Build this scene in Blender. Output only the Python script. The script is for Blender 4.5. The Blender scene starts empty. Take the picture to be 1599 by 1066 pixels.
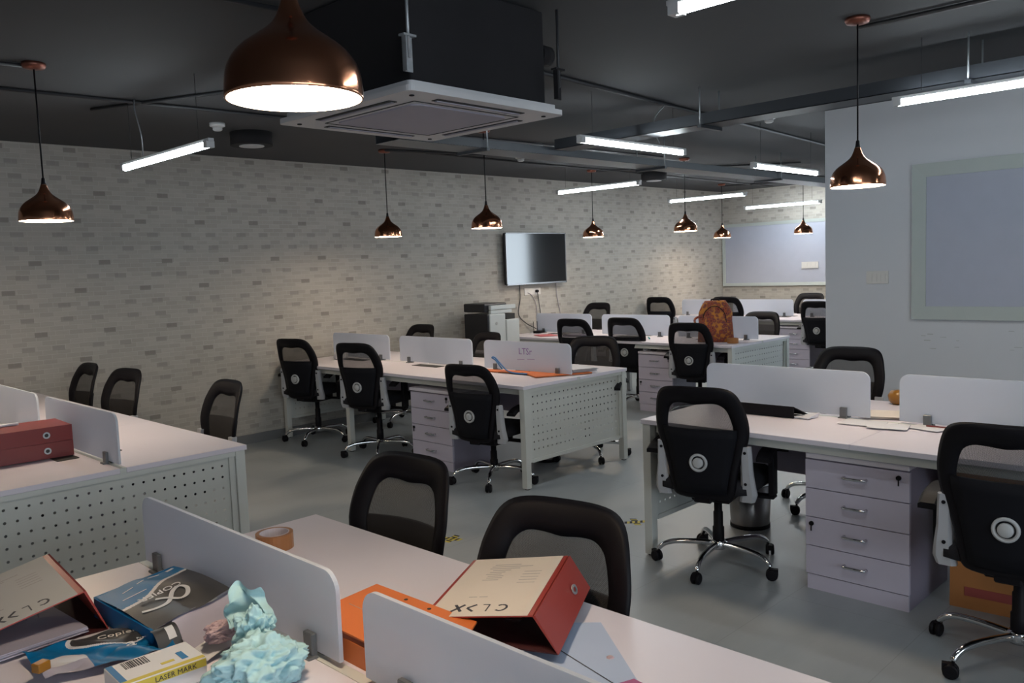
import bpy, bmesh, math, random
from math import sin, cos, pi, radians as rad
from mathutils import Vector, Matrix, Euler, noise

# ------------------------------------------------------------------ camera, world, exposure
scene = bpy.context.scene
scene.view_settings.view_transform = 'Standard'
scene.view_settings.look = 'None'
scene.view_settings.gamma = 1.0
scene.view_settings.use_curve_mapping = False
scene.view_settings.exposure = 0.95
COL = scene.collection
CAM_H = 1.586
_y, _p, _r = rad(44.736), rad(5.015), rad(-2.144)
_f = Vector((cos(_y) * cos(_p), sin(_y) * cos(_p), -sin(_p)))
_ri = Vector((sin(_y), -cos(_y), 0))
_up = _ri.cross(_f)
_r2 = _ri * cos(_r) + _up * sin(_r)
_u2 = -_ri * sin(_r) + _up * cos(_r)
cam = bpy.data.objects.new('camera', bpy.data.cameras.new('camera'))
cam.matrix_world = Matrix(((_r2.x, _u2.x, -_f.x, 0), (_r2.y, _u2.y, -_f.y, 0), (_r2.z, _u2.z, -_f.z, CAM_H), (0, 0, 0, 1)))
cam.data.sensor_width = 36
cam.data.lens = 1310.4 / 1599 * 36
cam.data.clip_start = 0.05
COL.objects.link(cam)
scene.camera = cam

world = bpy.data.worlds.new('world')
scene.world = world
world.use_nodes = True
world.node_tree.nodes['Background'].inputs[0].default_value = (0.55, 0.65, 0.8, 1)
world.node_tree.nodes['Background'].inputs[1].default_value = 0.4

TUBE_E = 20.0       # emission of the tube lights
PEND_E = 34.0       # emission of the pendant diffusers
DAY_W = 34.0        # cool fill light set in the added window behind the camera


def area_light(name, loc, rot, sx, sy, power, col):
    l = bpy.data.lights.new(name, 'AREA')
    l.shape = 'RECTANGLE'; l.size = sx; l.size_y = sy; l.energy = power; l.color = col
    o = bpy.data.objects.new(name, l); o.location = loc; o.rotation_euler = rot
    COL.objects.link(o)
    return o


area_light('added_daylight', (-0.1, -3.9, 1.55), (rad(90), 0, 0), 5.2, 1.5, DAY_W, (0.82, 0.92, 1.0))  # added fill lamp, standing just inside the unseen window

# ------------------------------------------------------------------ materials


def mat(name, col, rough=0.5, metal=0.0, spec=0.5, emit=None, estr=0.0, noise_amt=0.0, nscale=8.0, bump=0.0, bscale=60.0, alpha=1.0):
    m = bpy.data.materials.new(name); m.use_nodes = True
    nt = m.node_tree; b = nt.nodes['Principled BSDF']
    c = (col[0], col[1], col[2], 1)
    b.inputs['Base Color'].default_value = c
    b.inputs['Roughness'].default_value = rough
    b.inputs['Metallic'].default_value = metal
    b.inputs['Specular IOR Level'].default_value = spec
    if alpha < 1: b.inputs['Alpha'].default_value = alpha
    if emit:
        b.inputs['Emission Color'].default_value = (emit[0], emit[1], emit[2], 1)
        b.inputs['Emission Strength'].default_value = estr
    tc = nt.nodes.new('ShaderNodeTexCoord')
    n = nt.nodes.new('ShaderNodeTexNoise'); n.inputs['Scale'].default_value = nscale; n.inputs['Detail'].default_value = 4
    nt.links.new(tc.outputs['Object'], n.inputs['Vector'])
    mx = nt.nodes.new('ShaderNodeMix'); mx.data_type = 'RGBA'
    k = noise_amt if noise_amt else 0.04
    mx.inputs[6].default_value = (max(0, c[0] * (1 - k)), max(0, c[1] * (1 - k)), max(0, c[2] * (1 - k)), 1)
    mx.inputs[7].default_value = (min(1, c[0] * (1 + k)), min(1, c[1] * (1 + k)), min(1, c[2] * (1 + k)), 1)
    nt.links.new(n.outputs['Fac'], mx.inputs[0])
    nt.links.new(mx.outputs[2], b.inputs['Base Color'])
    if bump:
        n2 = nt.nodes.new('ShaderNodeTexNoise'); n2.inputs['Scale'].default_value = bscale
        nt.links.new(tc.outputs['Object'], n2.inputs['Vector'])
        bp = nt.nodes.new('ShaderNodeBump'); bp.inputs['Strength'].default_value = bump; bp.inputs['Distance'].default_value = 0.01
        nt.links.new(n2.outputs['Fac'], bp.inputs['Height']); nt.links.new(bp.outputs[0], b.inputs['Normal'])
    return m


class NT:
    """tiny node-graph helper"""
    def __init__(s, m):
        s.nt = m.node_tree; s.b = s.nt.nodes['Principled BSDF']
        s.tc = s.nt.nodes.new('ShaderNodeTexCoord')
        s.sep = s.nt.nodes.new('ShaderNodeSeparateXYZ')
        s.nt.links.new(s.tc.outputs['Object'], s.sep.inputs[0])
        s.x, s.y, s.z = s.sep.outputs

    def m(s, op, a, b=None, c=None):
        n = s.nt.nodes.new('ShaderNodeMath'); n.operation = op
        for i, v in enumerate((a, b, c)):
            if v is None: continue
            if isinstance(v, (int, float)): n.inputs[i].default_value = v
            else: s.nt.links.new(v, n.inputs[i])
        return n.outputs[0]

    def cell(s, v, period, off=0.0):
        """distance from the centre of the nearest repeat, in metres"""
        f = s.m('FRACT', s.m('ADD', s.m('DIVIDE', v, period), 0.5 - off / period + 100))
        return s.m('MULTIPLY', s.m('ABSOLUTE', s.m('SUBTRACT', f, 0.5)), period)

    def mix(s, fac, c1, c2):
        n = s.nt.nodes.new('ShaderNodeMix'); n.data_type = 'RGBA'
        for i, v in ((0, fac), (6, c1), (7, c2)):
            if isinstance(v, (int, float)): n.inputs[i].default_value = v
            elif isinstance(v, tuple): n.inputs[i].default_value = (v + (1,))[:4]
            else: s.nt.links.new(v, n.inputs[i])
        return n.outputs[2]

    def link(s, a, b): s.nt.links.new(a, b)


def wallpaper(name, axis):
    m = mat(name, (0.5, 0.48, 0.45), 0.75)
    g = NT(m); g.nt.nodes.remove([n for n in g.nt.nodes if n.type == 'MIX'][0])
    u = g.x if axis == 'x' else g.y
    comb = g.nt.nodes.new('ShaderNodeCombineXYZ'); g.link(u, comb.inputs[0]); g.link(g.z, comb.inputs[1])
    br = g.nt.nodes.new('ShaderNodeTexBrick')
    br.inputs['Scale'].default_value = 1.0
    br.inputs['Brick Width'].default_value = 0.106; br.inputs['Row Height'].default_value = 0.038
    br.inputs['Mortar Size'].default_value = 0.0022; br.inputs['Mortar Smooth'].default_value = 0.4
    br.inputs['Color1'].default_value = (0.440, 0.412, 0.368, 1)
    br.inputs['Color2'].default_value = (0.368, 0.344, 0.306, 1)
    br.inputs['Mortar'].default_value = (0.475, 0.448, 0.405, 1)
    br.offset = 0.37; br.offset_frequency = 2
    g.link(comb.outputs[0], br.inputs['Vector'])
    # the printed darker bricks of the repeat
    T, RH = 0.53, 0.57
    mid, deep = None, None
    rows = [(0.0, [(0.0, 1)]), (1, [(0.38, 0), (0.83, 0)]), (2, [(0.36, 0), (0.79, 0)]), (3, [(0.61, 1)]), (4, [(0.23, 0), (0.81, 0)])]
    for r, items in rows:
        dv = g.cell(g.z, RH, r * RH / 5 + 0.05)
        inv = g.m('LESS_THAN', dv, 0.019)
        for u0, k in items:
            du = g.cell(u, T, u0 * T)
            q = g.m('MULTIPLY', inv, g.m('LESS_THAN', du, 0.047))
            if k: deep = q if deep is None else g.m('MAXIMUM', deep, q)
            else: mid = q if mid is None else g.m('MAXIMUM', mid, q)
    st = g.nt.nodes.new('ShaderNodeTexNoise'); st.inputs['Scale'].default_value = 1.0; st.inputs['Detail'].default_value = 5
    mp = g.nt.nodes.new('ShaderNodeMapping'); mp.inputs['Scale'].default_value = (9, 90, 1)
    g.link(comb.outputs[0], mp.inputs[0]); g.link(mp.outputs[0], st.inputs['Vector'])
    c = g.mix(g.m('MULTIPLY', mid, 0.5), br.outputs['Color'], (0.225, 0.212, 0.19))
    c = g.mix(g.m('MULTIPLY', deep, 0.62), c, (0.15, 0.138, 0.122))
    c = g.mix(g.m('MULTIPLY', g.m('SUBTRACT', st.outputs['Fac'], 0.3), 0.55), c, (0.30, 0.285, 0.26))
    g.link(c, g.b.inputs['Base Color'])
    return m


def floor_mat():
    m = mat('floor_vinyl', (0.3, 0.3, 0.3), 0.38)
    g = NT(m)
    mp = g.nt.nodes.new('ShaderNodeMapping'); mp.inputs['Scale'].default_value = (0.45, 2.6, 1); mp.inputs['Rotation'].default_value = (0, 0, rad(8))
    g.link(g.tc.outputs['Object'], mp.inputs[0])
    a = g.nt.nodes.new('ShaderNodeTexNoise'); a.inputs['Scale'].default_value = 2.2; a.inputs['Detail'].default_value = 7; a.inputs['Roughness'].default_value = 0.62
    g.link(mp.outputs[0], a.inputs['Vector'])
    b = g.nt.nodes.new('ShaderNodeTexNoise'); b.inputs['Scale'].default_value = 0.55; b.inputs['Detail'].default_value = 2
    g.link(g.tc.outputs['Object'], b.inputs['Vector'])
    c = g.mix(a.outputs['Fac'], (0.24, 0.275, 0.295), (0.41, 0.445, 0.465))
    f = g.m('MULTIPLY', g.m('SUBTRACT', b.outputs['Fac'], 0.35), 1.6)
    c = g.mix(g.m('MINIMUM', g.m('MAXIMUM', f, 0.0), 0.6), c, (0.37, 0.365, 0.36))
    jx, jy = g.cell(g.x, 1.2), g.cell(g.y, 0.6)
    j = g.m('MAXIMUM', g.m('LESS_THAN', jx, 0.0018), g.m('LESS_THAN', jy, 0.0018))
    c = g.mix(g.m('MULTIPLY', j, 0.35), c, (0.16, 0.165, 0.17))
    g.link(c, g.b.inputs['Base Color'])
    r = g.m('ADD', g.m('MULTIPLY', a.outputs['Fac'], 0.22), 0.27)
    g.link(r, g.b.inputs['Roughness'])
    return m


def holed(name, col, pu, pv, rad_, umin, umax, vmin, vmax, axis='x', rough=0.45):
    """sheet metal with real see-through round holes"""
    m = mat(name, col, rough)
    g = NT(m); u = g.x if axis == 'x' else g.y; v = g.z if axis != 'flat' else g.x
    if axis == 'flat': u = g.y
    du, dv = g.cell(u, pu), g.cell(v, pv)
    d = g.m('SQRT', g.m('ADD', g.m('MULTIPLY', du, du), g.m('MULTIPLY', dv, dv)))
    h = g.m('LESS_THAN', d, rad_)
    for a, lo, hi in ((u, umin, umax), (v, vmin, vmax)):
        h = g.m('MULTIPLY', h, g.m('MULTIPLY', g.m('GREATER_THAN', a, lo), g.m('LESS_THAN', a, hi)))
    g.link(g.m('SUBTRACT', 1.0, h), g.b.inputs['Alpha'])
    return m


def frosted():
    m = bpy.data.materials.new('frosted_acrylic'); m.use_nodes = True; nt = m.node_tree
    out = nt.nodes['Material Output']; b = nt.nodes['Principled BSDF']
    b.inputs['Base Color'].default_value = (0.70, 0.73, 0.78, 1); b.inputs['Roughness'].default_value = 0.35
    tr = nt.nodes.new('ShaderNodeBsdfTranslucent'); tr.inputs[0].default_value = (0.78, 0.82, 0.90, 1)
    n = nt.nodes.new('ShaderNodeTexNoise'); n.inputs['Scale'].default_value = 3
    tc = nt.nodes.new('ShaderNodeTexCoord'); nt.links.new(tc.outputs['Object'], n.inputs['Vector'])
    mr = nt.nodes.new('ShaderNodeMapRange'); mr.inputs[3].default_value = 0.36; mr.inputs[4].default_value = 0.44
    nt.links.new(n.outputs['Fac'], mr.inputs[0])
    mx = nt.nodes.new('ShaderNodeMixShader'); nt.links.new(mr.outputs[0], mx.inputs[0])
    nt.links.new(b.outputs[0], mx.inputs[1]); nt.links.new(tr.outputs[0], mx.inputs[2])
    t2 = nt.nodes.new('ShaderNodeBsdfTransparent')
    m2 = nt.nodes.new('ShaderNodeMixShader'); m2.inputs[0].default_value = 0.05
    nt.links.new(mx.outputs[0], m2.inputs[1]); nt.links.new(t2.outputs[0], m2.inputs[2])
    nt.links.new(m2.outputs[0], out.inputs['Surface'])
    return m


def mesh_fabric():
    m = bpy.data.materials.new('chair_mesh_fabric'); m.use_nodes = True; nt = m.node_tree
    out = nt.nodes['Material Output']; b = nt.nodes['Principled BSDF']
    b.inputs['Base Color'].default_value = (0.030, 0.027, 0.027, 1); b.inputs['Roughness'].default_value = 0.7
    tc = nt.nodes.new('ShaderNodeTexCoord')
    ck = nt.nodes.new('ShaderNodeTexChecker'); ck.inputs['Scale'].default_value = 500
    nt.links.new(tc.outputs['Object'], ck.inputs['Vector'])
    mr = nt.nodes.new('ShaderNodeMapRange'); mr.inputs[3].default_value = 0.86; mr.inputs[4].default_value = 0.64
    nt.links.new(ck.outputs['Fac'], mr.inputs[0])
    t = nt.nodes.new('ShaderNodeBsdfTransparent')
    mx = nt.nodes.new('ShaderNodeMixShader'); nt.links.new(mr.outputs[0], mx.inputs[0])
    nt.links.new(t.outputs[0], mx.inputs[1]); nt.links.new(b.outputs[0], mx.inputs[2])
    nt.links.new(mx.outputs[0], out.inputs['Surface'])
    return m


def backpack_mat():
    m = mat('backpack_print', (0.4, 0.15, 0.05), 0.8)
    g = NT(m)
    v = g.nt.nodes.new('ShaderNodeTexVoronoi'); v.inputs['Scale'].default_value = 28
    g.link(g.tc.outputs['Object'], v.inputs['Vector'])
    n = g.nt.nodes.new('ShaderNodeTexNoise'); n.inputs['Scale'].default_value = 14; n.inputs['Detail'].default_value = 3
    g.link(g.tc.outputs['Object'], n.inputs['Vector'])
    cr = g.nt.nodes.new('ShaderNodeValToRGB'); e = cr.color_ramp
    e.elements[0].position = 0.30; e.elements[0].color = (0.05, 0.012, 0.015, 1)
    e.elements[1].position = 0.78; e.elements[1].color = (0.55, 0.20, 0.03, 1)
    for p_, c_ in ((0.42, (0.20, 0.03, 0.035, 1)), (0.52, (0.42, 0.10, 0.02, 1)), (0.62, (0.16, 0.035, 0.05, 1))):
        q = e.elements.new(p_); q.color = c_
    g.link(g.m('ADD', g.m('MULTIPLY', v.outputs['Distance'], 0.5), g.m('MULTIPLY', n.outputs['Fac'], 0.75)), cr.inputs[0])
    g.link(cr.outputs[0], g.b.inputs['Base Color'])
    return m


M = dict(
    wallpaper_x=wallpaper('brick_wallpaper', 'x'), wallpaper_y=wallpaper('brick_wallpaper_back', 'y'),
    floor=floor_mat(),
    ceiling=mat('ceiling_charcoal', (0.048, 0.049, 0.053), 0.85, noise_amt=0.1, nscale=2),
    white_wall=mat('painted_white_wall', (0.56, 0.57, 0.60), 0.6, noise_amt=0.04, nscale=1.3, bump=0.03),
    skirting=mat('skirting_grey', (0.16, 0.165, 0.17), 0.5),
    laminate=mat('white_laminate', (0.72, 0.67, 0.73), 0.34, noise_amt=0.03, nscale=2),
    lam_edge=mat('laminate_edge', (0.52, 0.50, 0.53), 0.4),
    metal_white=mat('white_powder_coat', (0.59, 0.60, 0.565), 0.42),
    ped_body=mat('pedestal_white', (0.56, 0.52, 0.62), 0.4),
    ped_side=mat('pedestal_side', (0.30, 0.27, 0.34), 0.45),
    chrome=mat('chrome', (0.75, 0.75, 0.76), 0.12, 1.0),
    black=mat('black_plastic', (0.005, 0.004, 0.006), 0.55, spec=0.2),
    black_soft=mat('black_fabric', (0.010, 0.009, 0.013), 0.85, bump=0.2, bscale=300),
    dark_lumbar=mat('lumbar_black', (0.005, 0.005, 0.008), 0.7, spec=0.2),
    silver=mat('silver_plastic', (0.42, 0.42, 0.44), 0.35),
    knob_grey=mat('knob_grey', (0.46, 0.46, 0.46), 0.4),
    mesh=mesh_fabric(), frosted=frosted(),
    copper=mat('copper_metal', (0.62, 0.27, 0.15), 0.16, 1.0, noise_amt=0.12, nscale=5),
    copper_dark=mat('copper_canopy', (0.22, 0.08, 0.055), 0.4, 0.8),
    lamp_in=mat('lamp_white_lining', (0.8, 0.76, 0.7), 0.5),
    pend=mat('pendant_diffuser', (0.9, 0.85, 0.75), 0.5, emit=(1.0, 0.80, 0.58), estr=PEND_E),
    tube=mat('tube_light', (0.9, 0.95, 1.0), 0.5, emit=(0.86, 0.95, 1.0), estr=TUBE_E),
    tube_body=mat('tube_batten_white', (0.6, 0.6, 0.6), 0.4),
    downlight=mat('downlight_lit', (0.9, 0.95, 1), 0.5, emit=(0.9, 0.97, 1.0), estr=70),
    downlight_dim=mat('downlight_off', (0.55, 0.56, 0.58), 0.5),
    ac_white=mat('ac_white', (0.56, 0.55, 0.56), 0.45), ac_grille=mat('ac_grille', (0.36, 0.34, 0.40), 0.6),
    dark=mat('dark_slot', (0.02, 0.02, 0.02), 0.7), duct=mat('black_duct', (0.010, 0.009, 0.011), 0.9, noise_amt=0.2),
    conduit=mat('dark_conduit', (0.03, 0.03, 0.034), 0.5), tray=mat('cable_tray_steel', (0.045, 0.05, 0.058), 0.45, 0.2),
    steel=mat('galvanised_steel', (0.42, 0.44, 0.46), 0.4, 0.6, noise_amt=0.25, nscale=40),
    board=mat('whiteboard_surface', (0.42, 0.44, 0.52), 0.25), board_frame=mat('whiteboard_frame', (0.43, 0.47, 0.45), 0.4),
    screen=mat('tv_screen', (0.012, 0.013, 0.016), 0.09, spec=0.9), tv_bezel=mat('tv_bezel', (0.25, 0.25, 0.26), 0.25, 0.6),
    plate=mat('socket_plate', (0.62, 0.60, 0.57), 0.4), cable=mat('cable_black', (0.03, 0.03, 0.035), 0.5), cable_g=mat('cable_grey', (0.30, 0.27, 0.30), 0.5),
    printer_w=mat('printer_white', (0.55, 0.58, 0.58), 0.45), printer_b=mat('printer_black', (0.012, 0.012, 0.016), 0.4),
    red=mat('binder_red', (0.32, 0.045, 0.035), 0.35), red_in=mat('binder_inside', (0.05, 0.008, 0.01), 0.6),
    cream=mat('binder_cover_cream', (0.64, 0.57, 0.50), 0.6), cream2=mat('binder_cover_grey', (0.50, 0.49, 0.48), 0.6),
    darkred=mat('box_file_red', (0.20, 0.022, 0.02), 0.32), orange=mat('orange_card', (0.62, 0.155, 0.035), 0.5),
    paper=mat('paper', (0.60, 0.60, 0.64), 0.7), paper_blue=mat('paper_blue', (0.42, 0.50, 0.66), 0.7), magenta=mat('magenta_paper', (0.38, 0.09, 0.22), 0.6),
    ink=mat('ink', (0.03, 0.03, 0.04), 0.6), ink_faint=mat('ink_faint', (0.36, 0.33, 0.32), 0.6), ink_purple=mat('purple_marker', (0.30, 0.18, 0.42), 0.6),
    blue=mat('ream_blue', (0.004, 0.14, 0.34), 0.42, spec=0.3), ream_dark=mat('ream_dark', (0.045, 0.045, 0.048), 0.42), white_print=mat('white_print', (0.62, 0.62, 0.64), 0.4),
    ream_in=mat('ream_inside', (0.38, 0.36, 0.44), 0.5), tissue=mat('aqua_tissue', (0.40, 0.62, 0.66), 0.75, noise_amt=0.18, nscale=18),
    pink=mat('pink_tissue', (0.50, 0.36, 0.38), 0.7), yellow=mat('label_yellow', (0.55, 0.45, 0.06), 0.5), tape_brown=mat('brown_tape', (0.32, 0.135, 0.05), 0.3), tape_in=mat('tape_core', (0.52, 0.48, 0.52), 0.6),
    tape_y=mat('yellow_floor_tape', (0.60, 0.48, 0.03), 0.5), bin=mat('steel_bin', (0.35, 0.33, 0.32), 0.28, 0.9), carton=mat('brown_carton', (0.42, 0.17, 0.05), 0.75, noise_amt=0.12),
    carton_red=mat('carton_red_print', (0.30, 0.06, 0.05), 0.7), teal=mat('teal_pen', (0.05, 0.30, 0.32), 0.4), rubber=mat('rubber', (0.02, 0.02, 0.02), 0.8),
    smudge=mat('wall_smudge', (0.41, 0.42, 0.42), 0.8), backpack=backpack_mat(), amber=mat('amber_plastic', (0.26, 0.11, 0.01), 0.3), pinkpaper=mat('pink_paper', (0.50, 0.12, 0.14), 0.6),
    bluecord=mat('blue_lanyard', (0.03, 0.14, 0.35), 0.5), clamp=mat('clamp_grey', (0.16, 0.17, 0.18), 0.4, 0.5), window=mat('added_window_sky', (0.8, 0.9, 1), 0.5, emit=(0.75, 0.88, 1.0), estr=1.6),
    window_bright=mat('window_bright_sky', (0.8, 0.9, 1), 0.5, emit=(0.78, 0.9, 1.0), estr=4.5),
)
M['sheet'] = holed('perforated_sheet', (0.57, 0.58, 0.545), 0.048, 0.055, 0.0062, -0.50, 0.50, 0.225, 0.665)
M['tray_holes'] = holed('perforated_tray', (0.17, 0.185, 0.20), 0.045, 0.028, 0.009, -9, 9, -9, 99, axis='flat', rough=0.35)

# ------------------------------------------------------------------ mesh building


class MB:
    def __init__(s): s.v = []; s.f = []; s.mi = []; s.sm = []; s.X = Matrix.Identity(4)

    def at(s, x=0, y=0, z=0, rz=0, rx=0, ry=0):
        s.X = Matrix.Translation((x, y, z)) @ Euler((rx, ry, rz)).to_matrix().to_4x4(); return s

    def add(s, vs, fs, mi=0, sm=False):
        k = len(s.v); s.v += [tuple(s.X @ Vector(v)) for v in vs]
        s.f += [tuple(k + i for i in f) for f in fs]; s.mi += [mi] * len(fs); s.sm += [sm] * len(fs); return s

    def box(s, x0, x1, y0, y1, z0, z1, mi=0):
        v = [(x0, y0, z0), (x1, y0, z0), (x1, y1, z0), (x0, y1, z0), (x0, y0, z1), (x1, y0, z1), (x1, y1, z1), (x0, y1, z1)]
        return s.add(v, [(3, 2, 1, 0), (4, 5, 6, 7), (0, 1, 5, 4), (1, 2, 6, 5), (2, 3, 7, 6), (3, 0, 4, 7)], mi)

    def hexa(s, bot, top, mi=0):
        """a solid from four bottom and four top corners (counter-clockwise)"""
        return s.add(list(bot) + list(top), [(3, 2, 1, 0), (4, 5, 6, 7), (0, 1, 5, 4), (1, 2, 6, 5), (2, 3, 7, 6), (3, 0, 4, 7)], mi)

    def lathe(s, prof, n=24, mi=0, sm=True, cap=True):
        vs = []; fs = []
        for r, z in prof:
            for i in range(n): a = 2 * pi * i / n; vs.append((r * cos(a), r * sin(a), z))
        for j in range(len(prof) - 1):
            for i in range(n):
                i2 = (i + 1) % n; fs.append((j * n + i, j * n + i2, (j + 1) * n + i2, (j + 1) * n + i))
        s.add(vs, fs, mi, sm)
        if cap:
            if prof[0][0] > 1e-5: s.add([(prof[0][0] * cos(2 * pi * i / n), prof[0][0] * sin(2 * pi * i / n), prof[0][1]) for i in range(n)], [tuple(range(n))[::-1]], mi)
            if prof[-1][0] > 1e-5: s.add([(prof[-1][0] * cos(2 * pi * i / n), prof[-1][0] * sin(2 * pi * i / n), prof[-1][1]) for i in range(n)], [tuple(range(n))], mi)
        return s

    def cyl(s, r, z0, z1, n=20, mi=0): return s.lathe([(r, z0), (r, z1)], n, mi)

    def tube(s, pts, r, n=8, mi=0):
        pts = [Vector(p) for p in pts]; vs = []; fs = []; R = r if isinstance(r, (list, tuple)) else [r] * len(pts)
        up = None
        for i, p in enumerate(pts):
            t = (pts[min(i + 1, len(pts) - 1)] - pts[max(i - 1, 0)]).normalized()
            if up is None: up = Vector((0, 0, 1)) if abs(t.z) < 0.9 else Vector((1, 0, 0))
            a = t.cross(up)
            if a.length < 1e-4: a = t.cross(Vector((0, 1, 0)))
            a.normalize(); b = a.cross(t).normalized()
            for k in range(n):
                w = 2 * pi * k / n; vs.append(tuple(p + (a * cos(w) + b * sin(w)) * R[i]))
        for i in range(len(pts) - 1):
            for k in range(n):
                k2 = (k + 1) % n; fs.append((i * n + k, i * n + k2, (i + 1) * n + k2, (i + 1) * n + k))
        s.add(vs, fs, mi, True)
        m = len(pts) - 1
        s.add([vs[k] for k in range(n)], [tuple(range(n))[::-1]], mi); s.add([vs[m * n + k] for k in range(n)], [tuple(range(n))], mi)
        return s

    def prism(s, poly, z0, z1, mi=0):
        n = len(poly)
        vs = [(x, y, z0) for x, y in poly] + [(x, y, z1) for x, y in poly]
        fs = [tuple(range(n))[::-1], tuple(range(n, 2 * n))] + [(i, (i + 1) % n, n + (i + 1) % n, n + i) for i in range(n)]
        return s.add(vs, fs, mi)

    def build(s, name, mats, parent=None, bevel=0.0, seg=2, loc=None):
        me = bpy.data.meshes.new(name); me.from_pydata(s.v, [], s.f)
        if not isinstance(mats, (list, tuple)): mats = [mats]
        for m in mats: me.materials.append(M[m] if isinstance(m, str) else m)
        for i, p in enumerate(me.polygons): p.material_index = s.mi[i]; p.use_smooth = s.sm[i]
        bm = bmesh.new(); bm.from_mesh(me)
        bmesh.ops.remove_doubles(bm, verts=bm.verts, dist=1e-5)
        if bevel:
            es = [e for e in bm.edges if len(e.link_faces) == 2 and e.calc_face_angle(0) > 0.6]
            bmesh.ops.bevel(bm, geom=es, offset=bevel, segments=seg, profile=0.5, affect='EDGES', clamp_overlap=True)
            for f in bm.faces: f.smooth = False
        bmesh.ops.recalc_face_normals(bm, faces=bm.faces)
        bm.to_mesh(me); bm.free()
        o = bpy.data.objects.new(name, me); COL.objects.link(o)
        if parent is not None: o.parent = parent
        if loc: o.location = loc
        return o


def tag(o, label=None, cat=None, group=None, kind=None):
    if label: o['label'] = label
    if cat: o['category'] = cat
    if group: o['group'] = group
    if kind: o['kind'] = kind
    return o


def thing(name, label, cat, loc=(0, 0, 0), rz=0, group=None):
    o = bpy.data.objects.new(name, None); COL.objects.link(o); o.empty_display_size = 0.1
    o.location = loc; o.rotation_euler = (0, 0, rz)
    return tag(o, label, cat, group)


def struct(name, mb, m, bevel=0): return tag(mb.build(name, m, bevel=bevel), kind='structure')


def dup(root, loc, rz=0, label=None, group=None):
    def cp(o, par):
        c = o.copy(); COL.objects.link(c)
        if par is not None: c.parent = par
        for ch in KIDS.get(o.name, ()): cp(ch, c)
        return c
    r = cp(root, None); r.location = loc; r.rotation_euler = (0, 0, rz)
    if label: r['label'] = label
    if group: r['group'] = group
    return r


KIDS = {}


def note_kids(root):
    for o in bpy.data.objects:
        if o.parent is not None:
            KIDS.setdefault(o.parent.name, [])
            if o not in KIDS[o.parent.name]: KIDS[o.parent.name].append(o)


def text(name, s, size, mtl, parent, loc, rot=(0, 0, 0), ext=0.0004, align='CENTER', sx=1.0, shear=0.0):
    c = bpy.data.curves.new(name, 'FONT'); c.body = s; c.size = size; c.extrude = ext; c.align_x = align; c.align_y = 'CENTER'; c.shear = shear; c.resolution_u = 2
    t = bpy.data.objects.new(name, c); COL.objects.link(t)
    bpy.context.view_layer.update()
    dg = bpy.context.evaluated_depsgraph_get()
    me = bpy.data.meshes.new_from_object(t.evaluated_get(dg)); bpy.data.objects.remove(t)
    me.materials.clear(); me.materials.append(M[mtl])
    o = bpy.data.objects.new(name, me); COL.objects.link(o); o.parent = parent; o.location = loc; o.rotation_euler = rot; o.scale = (sx, 1, 1)
    return o


def catmull(pts, n, closed=False):
    out = []; L = len(pts)
    rng = range(L) if closed else range(L - 1)
    for i in rng:
        if closed: p0, p1, p2, p3 = (pts[(i + k - 1) % L] for k in range(4))
        else: p0, p1, p2, p3 = pts[max(i - 1, 0)], pts[i], pts[i + 1], pts[min(i + 2, L - 1)]
        for k in range(n):
            t = k / n
            out.append(tuple(0.5 * ((2 * b) + (-a + c) * t + (2 * a - 5 * b + 4 * c - d) * t * t + (-a + 3 * b - 3 * c + d) * t ** 3) for a, b, c, d in zip(p0, p1, p2, p3)))
    if not closed: out.append(tuple(pts[-1]))
    return out


def rrect(x0, x1, y0, y1, r, n=5, corners=(1, 1, 1, 1)):
    """rounded rectangle, corners: lower-left, lower-right, upper-right, upper-left"""
    out = []
    for (cx, cy, a0, k) in ((x0 + r, y0 + r, pi, 0), (x1 - r, y0 + r, 1.5 * pi, 1), (x1 - r, y1 - r, 0, 2), (x0 + r, y1 - r, 0.5 * pi, 3)):
        if corners[k]:
            for i in range(n + 1): a = a0 + 0.5 * pi * i / n; out.append((cx + r * cos(a), cy + r * sin(a)))
        else: out.append(((x0, x1, x1, x0)[k], (y0, y0, y1, y1)[k]))
    return out


# ------------------------------------------------------------------ the room
WY, XC, HC = 7.409, 12.567, 2.71
struct('floor', MB().box(-3.2, XC + 0.2, -4.2, WY + 0.2, -0.1, 0), 'floor')
struct('ceiling', MB().box(-3.2, XC + 0.2, -4.2, WY + 0.2, HC, HC + 0.1), 'ceiling')
struct('wall_left', MB().box(-3.2, XC + 0.2, WY, WY + 0.12, 0, HC), 'wallpaper_x')
struct('wall_back', MB().box(XC, XC + 0.12, 2.8, WY, 0, HC), 'wallpaper_y')
struct('wall_back', MB().box(XC, XC + 0.12, -4.2, 1.3, 0, HC).box(XC, XC + 0.12, 1.3, 2.8, 0, 0.45).box(XC, XC + 0.12, 1.3, 2.8, 2.45, HC), 'white_wall')
struct('wall_right', MB().box(6.5, 6.72, -4.1, 2.914, 0, HC), 'white_wall')
struct('wall_front', MB().box(-3.2, -2.8, -4.12, -4.0, 0, HC).box(2.6, XC, -4.12, -4.0, 0, HC).box(-2.8, 2.6, -4.12, -4.0, 0, 0.75).box(-2.8, 2.6, -4.12, -4.0, 2.35, HC), 'white_wall')
struct('wall_side', MB().box(-3.12, -3.0, -4.1, WY, 0, HC), 'white_wall')
w = struct('window_1', MB().box(XC + 0.06, XC + 0.09, 1.3, 2.8, 0.45, 2.45), 'window_bright')
MB().box(XC - 0.02, XC + 0.08, 1.3, 1.36, 0.45, 2.45).box(XC - 0.02, XC + 0.08, 2.74, 2.8, 0.45, 2.45).box(XC - 0.02, XC + 0.08, 1.3, 2.8, 0.45, 0.51).box(XC - 0.02, XC + 0.08, 1.3, 2.8, 2.39, 2.45).build('window_frame', 'metal_white', w)
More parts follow.
